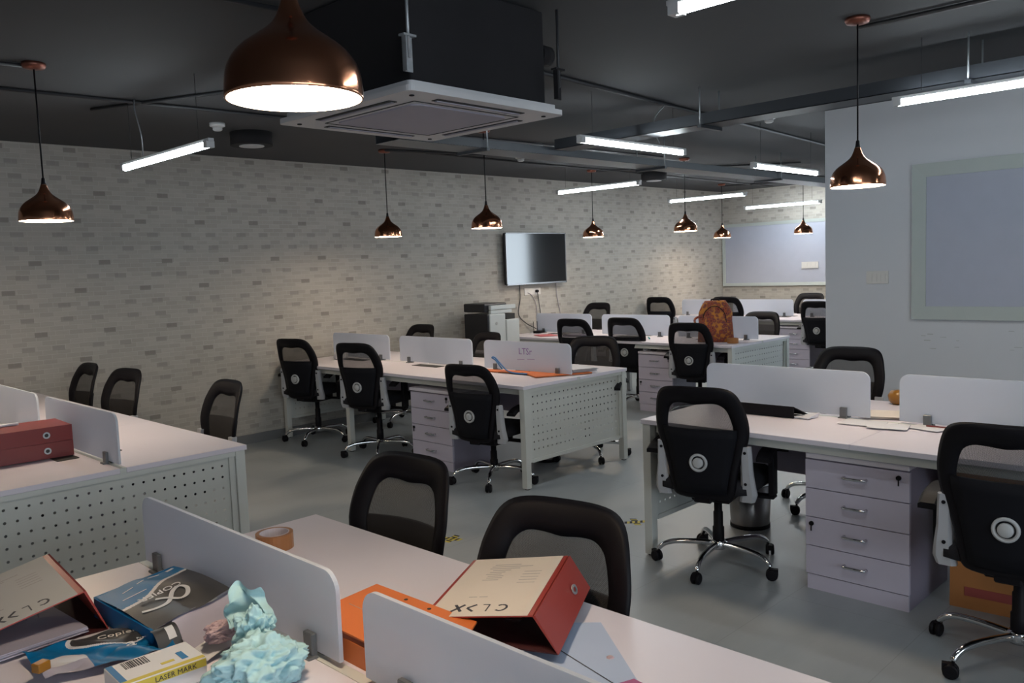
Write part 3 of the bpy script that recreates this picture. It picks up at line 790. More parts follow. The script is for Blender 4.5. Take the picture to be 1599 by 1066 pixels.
def make_chair(label):
    t = thing('office_chair', label, 'office chair', (0, 0, 0), 0, 'black mesh-back office chairs at the desks')
    half = [(0.0, 0.985), (0.10, 0.984), (0.160, 0.974), (0.195, 0.948), (0.217, 0.90), (0.232, 0.84), (0.238, 0.78), (0.230, 0.71), (0.206, 0.64), (0.182, 0.56), (0.168, 0.48), (0.156, 0.43), (0.12, 0.408), (0.0, 0.403)]
    hin = [(0.0, 0.893), (0.06, 0.899), (0.105, 0.897), (0.138, 0.876), (0.153, 0.845), (0.163, 0.805), (0.167, 0.77), (0.160, 0.71), (0.146, 0.64), (0.134, 0.56), (0.126, 0.50), (0.118, 0.465), (0.09, 0.45), (0.0, 0.447)]
    def loop(h_): return catmull(h_ + [(-a, b) for a, b in h_[-2:0:-1]], 3, True)
    O, I = loop(half), loop(hin)
    n = len(O)
    vs = []
    for (oy, oz), (iy, iz) in zip(O, I):
        my, mz = (oy + iy) / 2, (oz + iz) / 2
        for (y, z, d) in ((oy, oz, 0.0), (oy * .8 + iy * .2, oz * .8 + iz * .2, 0.010), (my, mz, 0.012), (iy, iz, 0.004), (iy, iz, -0.006), (my, mz, -0.013), (oy * .8 + iy * .2, oz * .8 + iz * .2, -0.011)):
            vs.append((back_x(y, z) + d, y, z))
    fs = [(i * 7 + k, i * 7 + (k + 1) % 7, ((i + 1) % n) * 7 + (k + 1) % 7, ((i + 1) % n) * 7 + k) for i in range(n) for k in range(7)]
    bf = MB().add(vs, fs, 0, True).build('back_frame', 'black', t)
    rings = []
    for q in (1.02, 0.7, 0.35): rings.append([((iy) * q, 0.68 + (iz - 0.68) * q) for iy, iz in I])
    vs = [(back_x(y, z) - 0.001, y, z) for r_ in rings for y, z in r_] + [(back_x(0, 0.68) - 0.001, 0, 0.68)]
    fs = [(j * n + i, j * n + (i + 1) % n, (j + 1) * n + (i + 1) % n, (j + 1) * n + i) for j in range(2) for i in range(n)] + [(2 * n + i, 2 * n + (i + 1) % n, 3 * n) for i in range(n)]
    MB().add(vs, fs, 0, True).build('back_mesh', 'mesh', t)
    # lumbar support behind the mesh
    mb = MB(); rows = [(0.44, 0.125), (0.50, 0.135), (0.58, 0.15), (0.66, 0.168), (0.72, 0.182), (0.768, 0.188)]
    vs = []; K = 9
    for z, hw in rows:
        for k in range(K): y = -hw + 2 * hw * k / (K - 1); vs.append((back_x(y, z) - 0.020 - 0.012 * (1 - (y / hw) ** 2), y, z))
    for z, hw in rows:
        for k in range(K): y = -hw + 2 * hw * k / (K - 1); vs.append((back_x(y, z) - 0.010, y, z))
    R_ = len(rows); fs = []
    for o_ in (0, R_ * K):
        for j in range(R_ - 1):
            for k in range(K - 1): fs.append((o_ + j * K + k, o_ + j * K + k + 1, o_ + (j + 1) * K + k + 1, o_ + (j + 1) * K + k))
    for k in range(K - 1): fs += [(k, k + 1, R_ * K + k + 1, R_ * K + k), ((R_ - 1) * K + k, (R_ - 1) * K + k + 1, (2 * R_ - 1) * K + k + 1, (2 * R_ - 1) * K + k)]
    for j in range(R_ - 1): fs += [(j * K, (j + 1) * K, (R_ + j + 1) * K, (R_ + j) * K), (j * K + K - 1, (j + 1) * K + K - 1, (R_ + j + 1) * K + K - 1, (R_ + j) * K + K - 1)]
    lum = mb.add(vs, fs, 0, True).build('lumbar_support', 'dark_lumbar', t)
    kx = back_x(0, 0.60) - 0.030
    MB().at(kx, 0, 0.60, ry=rad(-90)).lathe([(0.046, -0.004), (0.046, 0.010), (0.040, 0.014), (0.033, 0.010), (0.033, 0.0)], 28, 0).lathe([(0.033, 0.001), (0.032, 0.003), (0.026, 0.003)], 28, 1, False).lathe([(0.026, 0.0), (0.026, 0.016), (0.02, 0.020), (0.0, 0.021)], 28, 0).build('lumbar_knob', ['knob_grey', 'dark'], t)
    # bracket plates
    for s in (-1, 1):
        br = MB(); path = [(0.685, 0.212, 0.026), (0.64, 0.214, 0.027), (0.56, 0.216, 0.028), (0.50, 0.220, 0.032), (0.44, 0.220, 0.040), (0.405, 0.212, 0.036)]
        vs = []
        for z, yc, hw in path:
            x = back_x(0.2, z) - 0.004
            for dy, dx in ((-hw, 0.008), (-hw * .6, -0.004), (hw * .6, -0.004), (hw, 0.012), (hw, 0.030), (-hw, 0.030)): vs.append((x + dx, s * (yc + dy), z))
        fs = [(j * 6 + k, j * 6 + (k + 1) % 6, (j + 1) * 6 + (k + 1) % 6, (j + 1) * 6 + k) for j in range(len(path) - 1) for k in range(6)] + [tuple(range(6)), tuple(range(30, 36))]
        p_ = br.add(vs, fs, 0, False).build('back_bracket', 'silver', t)
        for z in (0.655, 0.50): MB().at(back_x(0.2, z) - 0.007, s * 0.214, z, ry=rad(-90)).cyl(0.0075, -0.004, 0.004, 10).build('bolt', 'black', p_)
        # armrests
        a = MB()
        prof = catmull([(-0.17, 0.625), (-0.10, 0.655), (0.02, 0.665), (0.12, 0.645), (0.17, 0.61)], 4)
        vs = []
        for x, z in prof:
            for dy, dz in ((-0.035, -0.012), (-0.035, 0.004), (-0.025, 0.012), (0.025, 0.012), (0.035, 0.004), (0.035, -0.012)): vs.append((x, s * 0.285 + dy, z + dz - 0.01))
        L_ = len(prof); fs = [(j * 6 + k, j * 6 + (k + 1) % 6, (j + 1) * 6 + (k + 1) % 6, (j + 1) * 6 + k) for j in range(L_ - 1) for k in range(6)] + [tuple(range(6)), tuple(range((L_ - 1) * 6, L_ * 6))]
        a.add(vs, fs, 0, False); a.build('arm_pad', 'black', t)
        MB().box(-0.035, 0.035, s * 0.285 - 0.014, s * 0.285 + 0.014, 0.40, 0.645).box(-0.03, 0.03, min(s * 0.16, s * 0.298), max(s * 0.16, s * 0.298), 0.385, 0.40).build('arm_post', 'black', t, bevel=0.004, seg=1)
    # seat
    vs = []; NU, NV = 12, 10
    def seat_pt(u, v, top):
        x = -0.215 + 0.47 * u; y = (v - 0.5) * 2
        hwid = 0.245 * (1 - 0.08 * (1 - u) ** 2) * (1 if 0.08 < u < 0.9 else 0.96)
        e = max(abs(y), 0); edge = max(0, (e - 0.7) / 0.3); fr_ = max(0, (u - 0.78) / 0.22); bk = max(0, (0.1 - u) / 0.1)
        drop = 0.028 * edge ** 2 + 0.035 * fr_ ** 2 + 0.02 * bk ** 2
        return (x, y * hwid, (0.520 - drop - 0.006 * (1 - y * y)) if top else 0.432 + 0.01 * (edge + fr_))
    for top in (True, False):
        for i in range(NU + 1):
            for j in range(NV + 1): vs.append(seat_pt(i / NU, j / NV, top))
    S = (NU + 1) * (NV + 1); fs = []
    for o_ in (0, S):
        for i in range(NU):
            for j in range(NV): a_ = o_ + i * (NV + 1) + j; fs.append((a_, a_ + 1, a_ + NV + 2, a_ + NV + 1))
    for i in range(NU):
        for j in (0, NV): a_ = i * (NV + 1) + j; fs.append((a_, a_ + NV + 1, S + a_ + NV + 1, S + a_))
    for j in range(NV):
        for i in (0, NU): a_ = i * (NV + 1) + j; fs.append((a_, a_ + 1, S + a_ + 1, S + a_))
    MB().add(vs, fs, 0, True).build('seat', 'black_soft', t)
    MB().box(-0.12, 0.12, -0.10, 0.10, 0.36, 0.434).box(-0.235, -0.1, -0.045, 0.045, 0.385, 0.42).build('tilt_mechanism', 'black', t, bevel=0.006, seg=1)
    MB().tube([(0.02, -0.10, 0.40), (0.03, -0.20, 0.39), (0.03, -0.26, 0.385)], 0.006, 6).build('height_lever', 'black', t)
    MB().lathe([(0.030, 0.10), (0.030, 0.20), (0.025, 0.205), (0.025, 0.28), (0.021, 0.285), (0.021, 0.36)], 18).build('gas_column', 'black', t)
    base = MB().lathe([(0.034, 0.085), (0.04, 0.10), (0.04, 0.125), (0.033, 0.135)], 20).build('star_base', 'chrome', t)
    for k in range(5):
        a_ = rad(-13 + 72 * k); c_, s_ = cos(a_), sin(a_)
        P_ = catmull([(0.03, 0.112), (0.12, 0.116), (0.22, 0.112), (0.275, 0.098), (0.305, 0.075), (0.31, 0.066)], 4)
        MB().tube([(r_ * c_, r_ * s_, z_) for r_, z_ in P_], [0.016 - 0.004 * i_ / len(P_) for i_ in range(len(P_))], 8).build('base_arm', 'chrome', base)
        cx, cy, w_ = 0.322 * c_, 0.322 * s_, a_ + rad(55 + 40 * k)
        cm = MB()
        for s in (-1, 1): cm.at(cx, cy, 0.029, rz=w_, rx=rad(90)).lathe([(0.022, s * 0.022), (0.029, s * 0.017), (0.029, s * 0.006), (0.0, s * 0.005)], 14, 0)
        cm.at(cx, cy, 0.0, rz=w_).box(-0.03, 0.012, -0.012, 0.012, 0.03, 0.058)
        cm.at(0, 0, 0).tube([(0.31 * c_, 0.31 * s_, 0.07), (0.31 * c_, 0.31 * s_, 0.05)], 0.006, 6)
        cm.build('caster', 'black', base)
    return t


proto = make_chair('office chair tucked at the right desk, nearest to the drawer unit, its back to the camera')
note_kids(proto)
BASEPARTS = ('star_base', 'gas_column')


def place(first, tx, ty, tz, deg, label, spin=0, shift=0.0):
    th = rad(deg)
    tx += 0.704 * shift; ty -= 0.71 * shift
    c = proto if first else dup(proto, (0, 0, 0), 0, label)
    if first: c['label'] = label
    ox, oy = tx + 0.335 * cos(th), ty + 0.335 * sin(th)
    c.location = (ox, oy, 0); c.rotation_euler = (0, 0, th)
    dz = tz - 0.985
    for ch in [o for o in KIDS_OF(c)]:
        st = ch.name.split('.')[0]
        if st == 'star_base': ch.rotation_euler.z = rad(spin) - th + rad(0)
        elif st == 'gas_column': ch.scale.z = 1.0; ch.location.z = 0 if dz < 0 else 0; ch.scale.z = 1 + dz / 0.36
        else: ch.location.z = dz
    return c


_kids_cache = {}


def KIDS_OF(root): return [o for o in COL.objects if o.parent == root]


CH = [
    (3.462, 2.19, 0.985, 12, 'black mesh office chair at the right desk, left of its drawer unit, seen from behind', -12),
    (3.169, 0.844, 0.985, 4, 'black mesh office chair at the right edge of the picture, cut off by the frame', 20),
    (5.42, 2.29, 0.990, 181, 'black mesh office chair on the far side of the right desk, before the white wall', 30),
    (2.235, 6.78, 0.985, 180, 'black office chair behind the left desk, farthest of three by the wallpaper', 0),
    (2.245, 6.05, 0.985, 188, 'black office chair behind the left desk, middle one of three by the wallpaper', 10),
    (2.315, 4.71, 0.985, 178, 'black office chair behind the left desk, alone near its perforated end', 40),
    (4.075, 6.86, 1.012, 16, 'black office chair at the middle desk, nearest the wallpaper on the camera side', 10),
    (4.06, 5.83, 1.012, 16, 'black office chair at the middle desk, second from the wallpaper on the camera side', 25),
    (3.98, 4.37, 0.920, 10, 'low black office chair at the middle desk between drawer unit and perforated end', 15),
    (5.76, 7.02, 1.016, 182, 'black office chair behind the middle desk, its top showing left of the printer', 0),
    (5.72, 5.95, 0.965, 175, 'black office chair behind the middle desk, seen between two dividers before the printer', 20),
    (5.62, 4.56, 0.978, 205, 'black office chair behind the middle desk, right of the divider with writing', 35),
    (7.10, 6.05, 1.000, 8, 'black office chair at the backpack desk, leftmost on the camera side', 0),
    (7.27, 5.49, 1.010, 5, 'black office chair at the backpack desk, second from left on the camera side', -20),
    (7.10, 4.54, 0.986, 10, 'black office chair at the backpack desk, just left of the backpack', 10),
    (8.86, 7.08, 1.078, 180, 'black office chair behind the divider under the television', 5),
    (8.82, 4.68, 0.985, 183, 'black office chair on the far side of the backpack desk, right of the backpack', 25),
    (10.33, 7.12, 1.080, 6, 'black office chair at the farthest desk, left of the backpack', 0),
    (10.33, 6.03, 1.080, 2, 'black office chair at the farthest desk, hidden mostly by the backpack', 12),
    (10.35, 4.74, 1.020, 0, 'black office chair at the farthest desk, cut by the white wall, knob in view', 30),
    (12.05, 5.61, 1.050, 180, 'black office chair under the far whiteboard, topmost behind the last divider', 0),
    (1.725, 2.235, 0.972, 184, 'large black mesh chair in the foreground, left of the red binder, facing the camera', 0),
    (1.655, 1.470, 0.962, 190, 'largest black mesh chair in the foreground, behind the red binder', 10),
]
SHIFT = [-.02, .05, .045, .05, .045, .05, -.055, -.065, -.055, 0, 0, 0, -.05, -.035, -.055, 0, 0, -.055, -.04, -.045, 0, .036, .012]
_all = []
for i, (tx, ty, tz, dg_, lab, spin) in enumerate(CH[1:]):
    _all.append(place(False, tx, ty, tz, dg_, lab, spin, SHIFT[i + 1]))
place(True, *CH[0], SHIFT[0])

# ------------------------------------------------------------------ printer on its stand
pr_ = thing('office_printer', 'black and white laser printer by the wallpaper left of the television', 'printer', (6.80, 7.06, 0.66))
MB().box(-0.26, -0.225, -0.20, 0.19, 0.0, 0.41).box(-0.224, 0.10, 0.02, 0.19, 0.0, 0.41).build('side_body', 'printer_b', pr_, bevel=0.010)
MB().box(-0.224, 0.03, -0.205, 0.019, 0.0, 0.41).box(0.031, 0.245, -0.215, 0.019, 0.0, 0.335).build('front_body', 'printer_w', pr_, bevel=0.012)
MB().box(-0.265, 0.10, -0.16, 0.19, 0.43, 0.53).build('scanner_lid', 'printer_b', pr_, bevel=0.015)
MB().box(-0.20, 0.20, -0.205, -0.161, 0.455, 0.505).build('control_panel', 'printer_w', pr_, bevel=0.006)
MB().box(-0.20, 0.14, -0.20, -0.161, 0.412, 0.45).build('scanner_base', 'printer_w', pr_, bevel=0.004)
MB().box(0.05, 0.20, -0.19, 0.0, 0.336, 0.40).build('output_tray', 'dark', pr_, bevel=0.004)
MB().box(0.06, 0.18, -0.222, -0.2155, 0.05, 0.065).build('tray_handle', 'dark', pr_)
MB().at(-0.12, -0.206, 0.30, rx=rad(90)).cyl(0.018, 0, 0.004, 16).build('badge', 'knob_grey', pr_)
tb = thing('printer_stand', 'low white cabinet carrying the printer, behind the middle desk chairs', 'cabinet', (6.84, 7.06, 0))
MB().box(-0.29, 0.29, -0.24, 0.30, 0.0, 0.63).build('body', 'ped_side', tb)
MB().box(-0.30, 0.30, -0.26, 0.31, 0.631, 0.6595).build('top', 'laminate', tb, bevel=0.002, seg=1)

rt = thing('router', 'small black router at the wallpaper end of the backpack desk, below the television', 'router', (7.78, 7.22, 0.75), 0.3)
MB().box(-0.07, 0.07, -0.05, 0.05, 0, 0.03).build('body', 'black', rt, bevel=0.004)
for x in (-0.05, 0.05): MB().tube([(x, 0.045, 0.03), (x, 0.05, 0.15)], 0.005, 6).build('aerial', 'black', rt)

# pink papers near the printer
def sheets(name, pts, z, n, mtl, label, cat, dz=0.0012, jit=0.0, seed=1, rise=None):
    r_ = random.Random(seed); mb = MB()
    for k in range(n):
        dx, dy = r_.uniform(-jit, jit), r_.uniform(-jit, jit)
        zz = [z + k * dz + (rise[i] if rise else 0) for i in range(4)]
        mb.hexa([(p[0] + dx, p[1] + dy, q) for p, q in zip(pts, zz)], [(p[0] + dx, p[1] + dy, q + dz * 0.8) for p, q in zip(pts, zz)])
    return tag(mb.build(name, mtl), label, cat)


def quad(cx, cy, w, d, deg):
    a = rad(deg); return [(cx + x * cos(a) - y * sin(a), cy + x * sin(a) + y * cos(a)) for x, y in ((-w / 2, -d / 2), (w / 2, -d / 2), (w / 2, d / 2), (-w / 2, d / 2))]


sheets('folder', quad(7.50, 6.85, 0.30, 0.22, 60), 0.7545, 3, 'pinkpaper', 'pink folder on the backpack desk next to the printer', 'folder')
sheets('notebook', quad(7.60, 6.45, 0.2, 0.26, 10), 0.7545, 5, 'ped_side', 'grey notebook on the backpack desk beside the pink folder', 'notebook', 0.003)
tag(MB().at(7.62, 5.42, 0.760, rz=rad(40), ry=rad(90)).cyl(0.008, -0.09, 0.09, 10).build('marker_pen', 'teal'), 'teal pen lying on the backpack desk behind a chair', 'pen')

# ------------------------------------------------------------------ backpack
bp = thing('backpack', 'orange and maroon patterned backpack standing on the second row desk', 'backpack', (7.62, 4.585, 0.7505), rad(25))
vs = []; NZ, NA = 14, 28
for j in range(NZ + 1):
    q = j / NZ; z = 0.42 * q
    hw = 0.18 * (1 - 0.10 * q) if q < 0.7 else 0.18 * (0.93 - 1.0 * (q - 0.7) ** 1.4 * 1.9)
    hd = 0.10 * (1 - 0.15 * q) if q < 0.7 else 0.10 * (0.895 - 1.9 * (q - 0.7) ** 1.3)
    hw = max(hw, 0.05); hd = max(hd, 0.03)
    for i in range(NA):
        a = 2 * pi * i / NA; cx_, sx_ = cos(a), sin(a)
        k = 0.55
        x = math.copysign(abs(cx_) ** k, cx_) * hd; y = math.copysign(abs(sx_) ** k, sx_) * hw
        if x < 0 and 0.08 < q < 0.62: x -= 0.035 * sin((q - 0.08) / 0.54 * pi) ** 0.6 * (1 - min(1, abs(y) / hw) ** 4)
        nn = noise.noise(Vector((x * 12, y * 12, z * 12))) * 0.008
        vs.append((x + nn, y + nn, z))
fs = [(j * NA + i, j * NA + (i + 1) % NA, (j + 1) * NA + (i + 1) % NA, (j + 1) * NA + i) for j in range(NZ) for i in range(NA)] + [tuple(range(NA))[::-1], tuple(NZ * NA + i for i in range(NA))]
MB().add(vs, fs, 0, True).build('bag_body', 'backpack', bp)
MB().tube(catmull([(0, -0.04, 0.415), (-0.02, -0.03, 0.435), (-0.02, 0.03, 0.435), (0, 0.04, 0.415)], 5), 0.008, 8).build('grab_handle', 'black', bp)
MB().tube(catmull([(-0.088, -0.12, 0.14), (-0.10, -0.10, 0.30), (-0.09, 0, 0.37), (-0.10, 0.10, 0.30), (-0.088, 0.12, 0.14)], 6), 0.004, 6).build('zip', 'black', bp)
for s in (-1, 1): MB().tube(catmull([(0.07, s * 0.06, 0.40), (0.11, s * 0.08, 0.33), (0.10, s * 0.10, 0.15), (0.08, s * 0.13, 0.04)], 6), 0.012, 8).build('shoulder_strap', 'black', bp)
MB().tube(catmull([(-0.03, 0.15, 0.13), (-0.06, 0.20, 0.20), (-0.02, 0.20, 0.24), (0.0, 0.15, 0.26)], 5), 0.012, 8).build('side_strap', 'backpack', bp)


def tape_roll(x, y, z, r, h, name_label, mo='tape_brown', mi_='tape_in'):
    t = thing('tape_roll', name_label, 'tape roll', (x, y, z))
    MB().lathe([(r * 0.80, 0), (r, 0), (r, h), (r * 0.80, h), (r * 0.80, 0)], 32, 0, False, False).build('tape_winding', mo, t)
    MB().lathe([(r * 0.745, 0), (r * 0.798, 0), (r * 0.798, h + 0.0005), (r * 0.745, h + 0.0005), (r * 0.745, 0)], 32, 0, False, False).build('core', mi_, t)
    return t


tape_roll(7.52, 4.33, 0.7505, 0.055, 0.05, 'roll of brown tape beside the backpack', 'carton', 'carton')
tape_roll(1.270, 2.325, 0.7505, 0.057, 0.048, 'roll of brown packing tape on the foreground desk')

# ------------------------------------------------------------------ bins, floor tape, carton


def bin_(x, y, label):
    t = thing('waste_bin', label, 'waste bin', (x, y, 0))
    MB().lathe([(0.11, 0.0), (0.112, 0.01), (0.125, 0.26), (0.121, 0.26), (0.108, 0.02), (0.0, 0.02)], 32, 0, True, False).lathe([(0.11, 0.0), (0, 0.0)], 32, 0, False, False).build('can', 'bin', t)
    MB().lathe([(0.1125, 0.0), (0.116, 0.0), (0.116, 0.022), (0.1125, 0.022)], 32, 0, True, False).build('base_ring', 'black', t)
    MB().lathe([(0.12, 0.258), (0.128, 0.258), (0.128, 0.268), (0.12, 0.268), (0.12, 0.258)], 32, 0, True, False).build('rim', 'chrome', t)


bin_(4.46, 2.47, 'steel waste bin under the right desk behind the office chair')
bin_(5.02, 4.62, 'steel waste bin under the middle desk near its perforated end')


def ftape(x, y, deg, label):
    t = thing('floor_tape', label, 'floor tape', (x, y, 0), rad(deg))
    L = 0.13
    for s in (0, 1):
        mb = MB().at(rz=s * pi / 2)
        for k in range(8):
            a = -L / 2 + L * k / 8; c_ = k % 2
            mb.hexa([(a, -0.02, 0.0004 + s * .0006), (a + L / 8, -0.02, 0.0004 + s * .0006), (a + L / 8 + 0.01, 0.02, 0.0004 + s * .0006), (a + 0.01, 0.02, 0.0004 + s * .0006)],
                    [(a, -0.02, 0.001 + s * .0006), (a + L / 8, -0.02, 0.001 + s * .0006), (a + L / 8 + 0.01, 0.02, 0.001 + s * .0006), (a + 0.01, 0.02, 0.001 + s * .0006)], c_)
        mb.build('tape_strip', ['tape_y', 'black'], t)


ftape(3.165, 3.70, 20, 'yellow and black tape cross on the floor beside the foreground chair')
ftape(4.09, 3.04, 50, 'yellow and black floor tape behind the leg of the right desk')

cb = thing('cardboard_carton', 'brown cardboard carton standing under the right desk behind the cut-off chair', 'carton', (4.02, 0.85, 0), rad(4))
MB().box(-0.04, 0.22, -0.33, 0.36, 0.0, 0.55).build('carton_body', 'carton', cb)
MB().box(-0.043, -0.0402, -0.30, 0.30, 0.06, 0.10).build('printed_band', 'carton_red', cb)
MB().box(-0.043, -0.0402, 0.20, 0.33, 0.44, 0.50).box(-0.043, -0.0402, 0.20, 0.33, 0.40, 0.415).build('printed_mark', 'carton_red', cb)
MB().hexa([(-0.04, -0.33, 0.551), (0.0, -0.33, 0.551), (0.0, 0.36, 0.551), (-0.04, 0.36, 0.551)], [(-0.10, -0.33, 0.62), (-0.095, -0.33, 0.625), (-0.095, 0.36, 0.625), (-0.10, 0.36, 0.62)]).build('open_flap', 'carton', cb)

# ------------------------------------------------------------------ things on the middle desk
sheets('folder', quad(4.86, 4.34, 0.34, 0.46, 62), 0.7545, 4, 'orange', 'orange folder under papers at the end of the middle desk', 'folder', 0.002)
pp = sheets('paper_stack', quad(5.02, 4.28, 0.30, 0.22, 70), 0.7635, 9, 'paper', 'loose stack of white papers on the orange folder of the middle desk', 'papers', 0.003, 0.012, 5)
sheets('folder', quad(4.72, 4.78, 0.10, 0.42, 8), 0.7545, 3, 'orange', 'orange folder edge at the foot of the divider with writing', 'folder', 0.003)
tag(MB().tube(catmull([(4.72, 4.80, 0.775), (4.73, 4.88, 0.84), (4.735, 4.93, 0.86), (4.74, 4.90, 0.862), (4.73, 4.82, 0.81), (4.70, 4.72, 0.768), (4.66, 4.60, 0.762), (4.68, 4.48, 0.760)], 6), 0.006, 6).build('lanyard', 'bluecord'), 'blue lanyard looped against the divider with purple writing', 'lanyard')
tag(MB().at(4.66, 7.0, 0.7505).lathe([(0.05, 0), (0.075, 0.02), (0.07, 0.06), (0.05, 0.085), (0.015, 0.10), (0, 0.10)], 9, 0, False).build('crumpled_bag', 'paper'), 'small white crumpled bag on the middle desk by the wallpaper', 'bag')

# ------------------------------------------------------------------ things on the right desk
rb = thing('ring_binder', 'black ring binder lying on the right desk before the divider', 'binder', (4.10, 2.17, 0.75), rad(1))
MB().box(-0.03, 0.06, -0.17, 0.19, 0.003, 0.008).box(-0.03, -0.024, -0.17, 0.19, 0.008, 0.060).build('cover', 'black', rb)
MB().hexa([(-0.03, -0.17, 0.060), (0.07, -0.20, 0.010), (0.07, 0.19, 0.010), (-0.03, 0.19, 0.060)], [(-0.03, -0.17, 0.064), (0.075, -0.20, 0.014), (0.075, 0.19, 0.014), (-0.03, 0.19, 0.064)]).build('spine_cover', 'black', rb)
MB().hexa([(-0.02, -0.24, 0.004), (0.06, -0.26, 0.004), (0.06, -0.17, 0.004), (-0.02, -0.165, 0.004)], [(-0.02, -0.24, 0.008), (0.06, -0.27, 0.03), (0.06, -0.17, 0.010), (-0.02, -0.165, 0.012)]).build('loose_pages', 'paper', rb)
sheets('paper_sheet', quad(4.13, 1.665, 0.14, 0.20, 4), 0.7545, 2, 'paper', 'white sheet on the right desk, left part of the three loose sheets', 'paper')
sheets('paper_sheet', quad(4.10, 1.53, 0.14, 0.18, 12), 0.757, 2, 'paper', 'white sheet on the right desk, middle of the three loose sheets', 'paper')
sheets('paper_sheet', quad(4.17, 1.37, 0.12, 0.16, -14), 0.7545, 2, 'paper', 'white sheet on the right desk, nearest the second divider', 'paper')
for (a, b, lab) in (((4.02, 1.58), (4.20, 1.72), 'left'), ((4.02, 1.42), (4.22, 1.52), 'right')):
    pass
sheets('paper_pile', quad(4.42, 1.60, 0.20, 0.30, 20), 0.7545, 4, 'cream', 'cream papers spread in the gap between the two right desk dividers', 'papers', 0.003, 0.03, 3)
sheets('paper_stack', quad(4.10, 0.98, 0.21, 0.42, 0), 0.7545, 8, 'cream', 'long pale paper stack behind the cut-off chair on the right desk', 'papers', 0.004, 0.002, 8)
tag(MB().at(4.20, 1.30, 0.759, rz=rad(92), ry=rad(90)).cyl(0.004, -0.09, 0.09, 6).build('pencil', 'darkred'), 'red pencil behind the clamp of the right desk divider', 'pencil')
hm = thing('amber_dish', 'amber round object behind the edge of the second right desk divider', 'dish', (4.78, 1.73, 0.7505))
MB().lathe([(0.03, 0), (0.05, 0.02), (0.055, 0.05), (0.04, 0.075), (0.0, 0.082)], 20, 0, True).build('bowl', 'amber', hm)

# ------------------------------------------------------------------ red box files on the left desk
def box_file(z0, label, w=0.075, rz=-3):
    t = thing('box_file', label, 'box file', (1.20, 4.42, z0), rad(rz))
    # spine faces the camera side (-y), long along x
    MB().box(-0.32, 0.16, -0.012, 0.26, 0.0, 0.004).box(-0.32, 0.16, -0.012, 0.26, w - 0.004, w).build('cover_board', 'darkred', t, bevel=0.0012, seg=1)
    MB().box(-0.32, 0.16, -0.016, -0.0125, 0.0, w).box(0.1565, 0.1605, -0.0125, 0.26, 0.0045, w - 0.0045).build('spine', 'darkred', t)
    MB().at(0.045, -0.017, w / 2, rx=rad(90)).lathe([(0.009, 0.0), (0.016, 0.0), (0.016, 0.003), (0.009, 0.003)], 20, 0, False, False).lathe([(0.009, 0.0005), (0, 0.0005)], 20, 1, False, False).build('finger_ring', ['steel', 'dark'], t)
    MB().box(-0.31, 0.15, 0.0, 0.25, 0.006, w - 0.01).build('paper_block', 'cream', t)
    return t


box_file(0.7545, 'dark red box file on the left desk, lower of the stack of two')
box_file(0.8305, 'dark red box file on the left desk, upper of the stack of two', 0.075, -2)
tag(MB().tube(catmull([(0.82, 4.55, 0.913), (0.95, 4.53, 0.915), (1.05, 4.56, 0.918), (1.12, 4.62, 0.913), (1.18, 4.60, 0.915)], 6), 0.008, 5).build('plastic_sleeve', 'paper'), 'rolled clear plastic sleeve on top of the red box files', 'sleeve')

# ------------------------------------------------------------------ foreground desk: binders
def lever_binder(name_label, corners_top, corners_low, spine_h, cover_mtl, word_rot, wedge, inner=True):
    pass


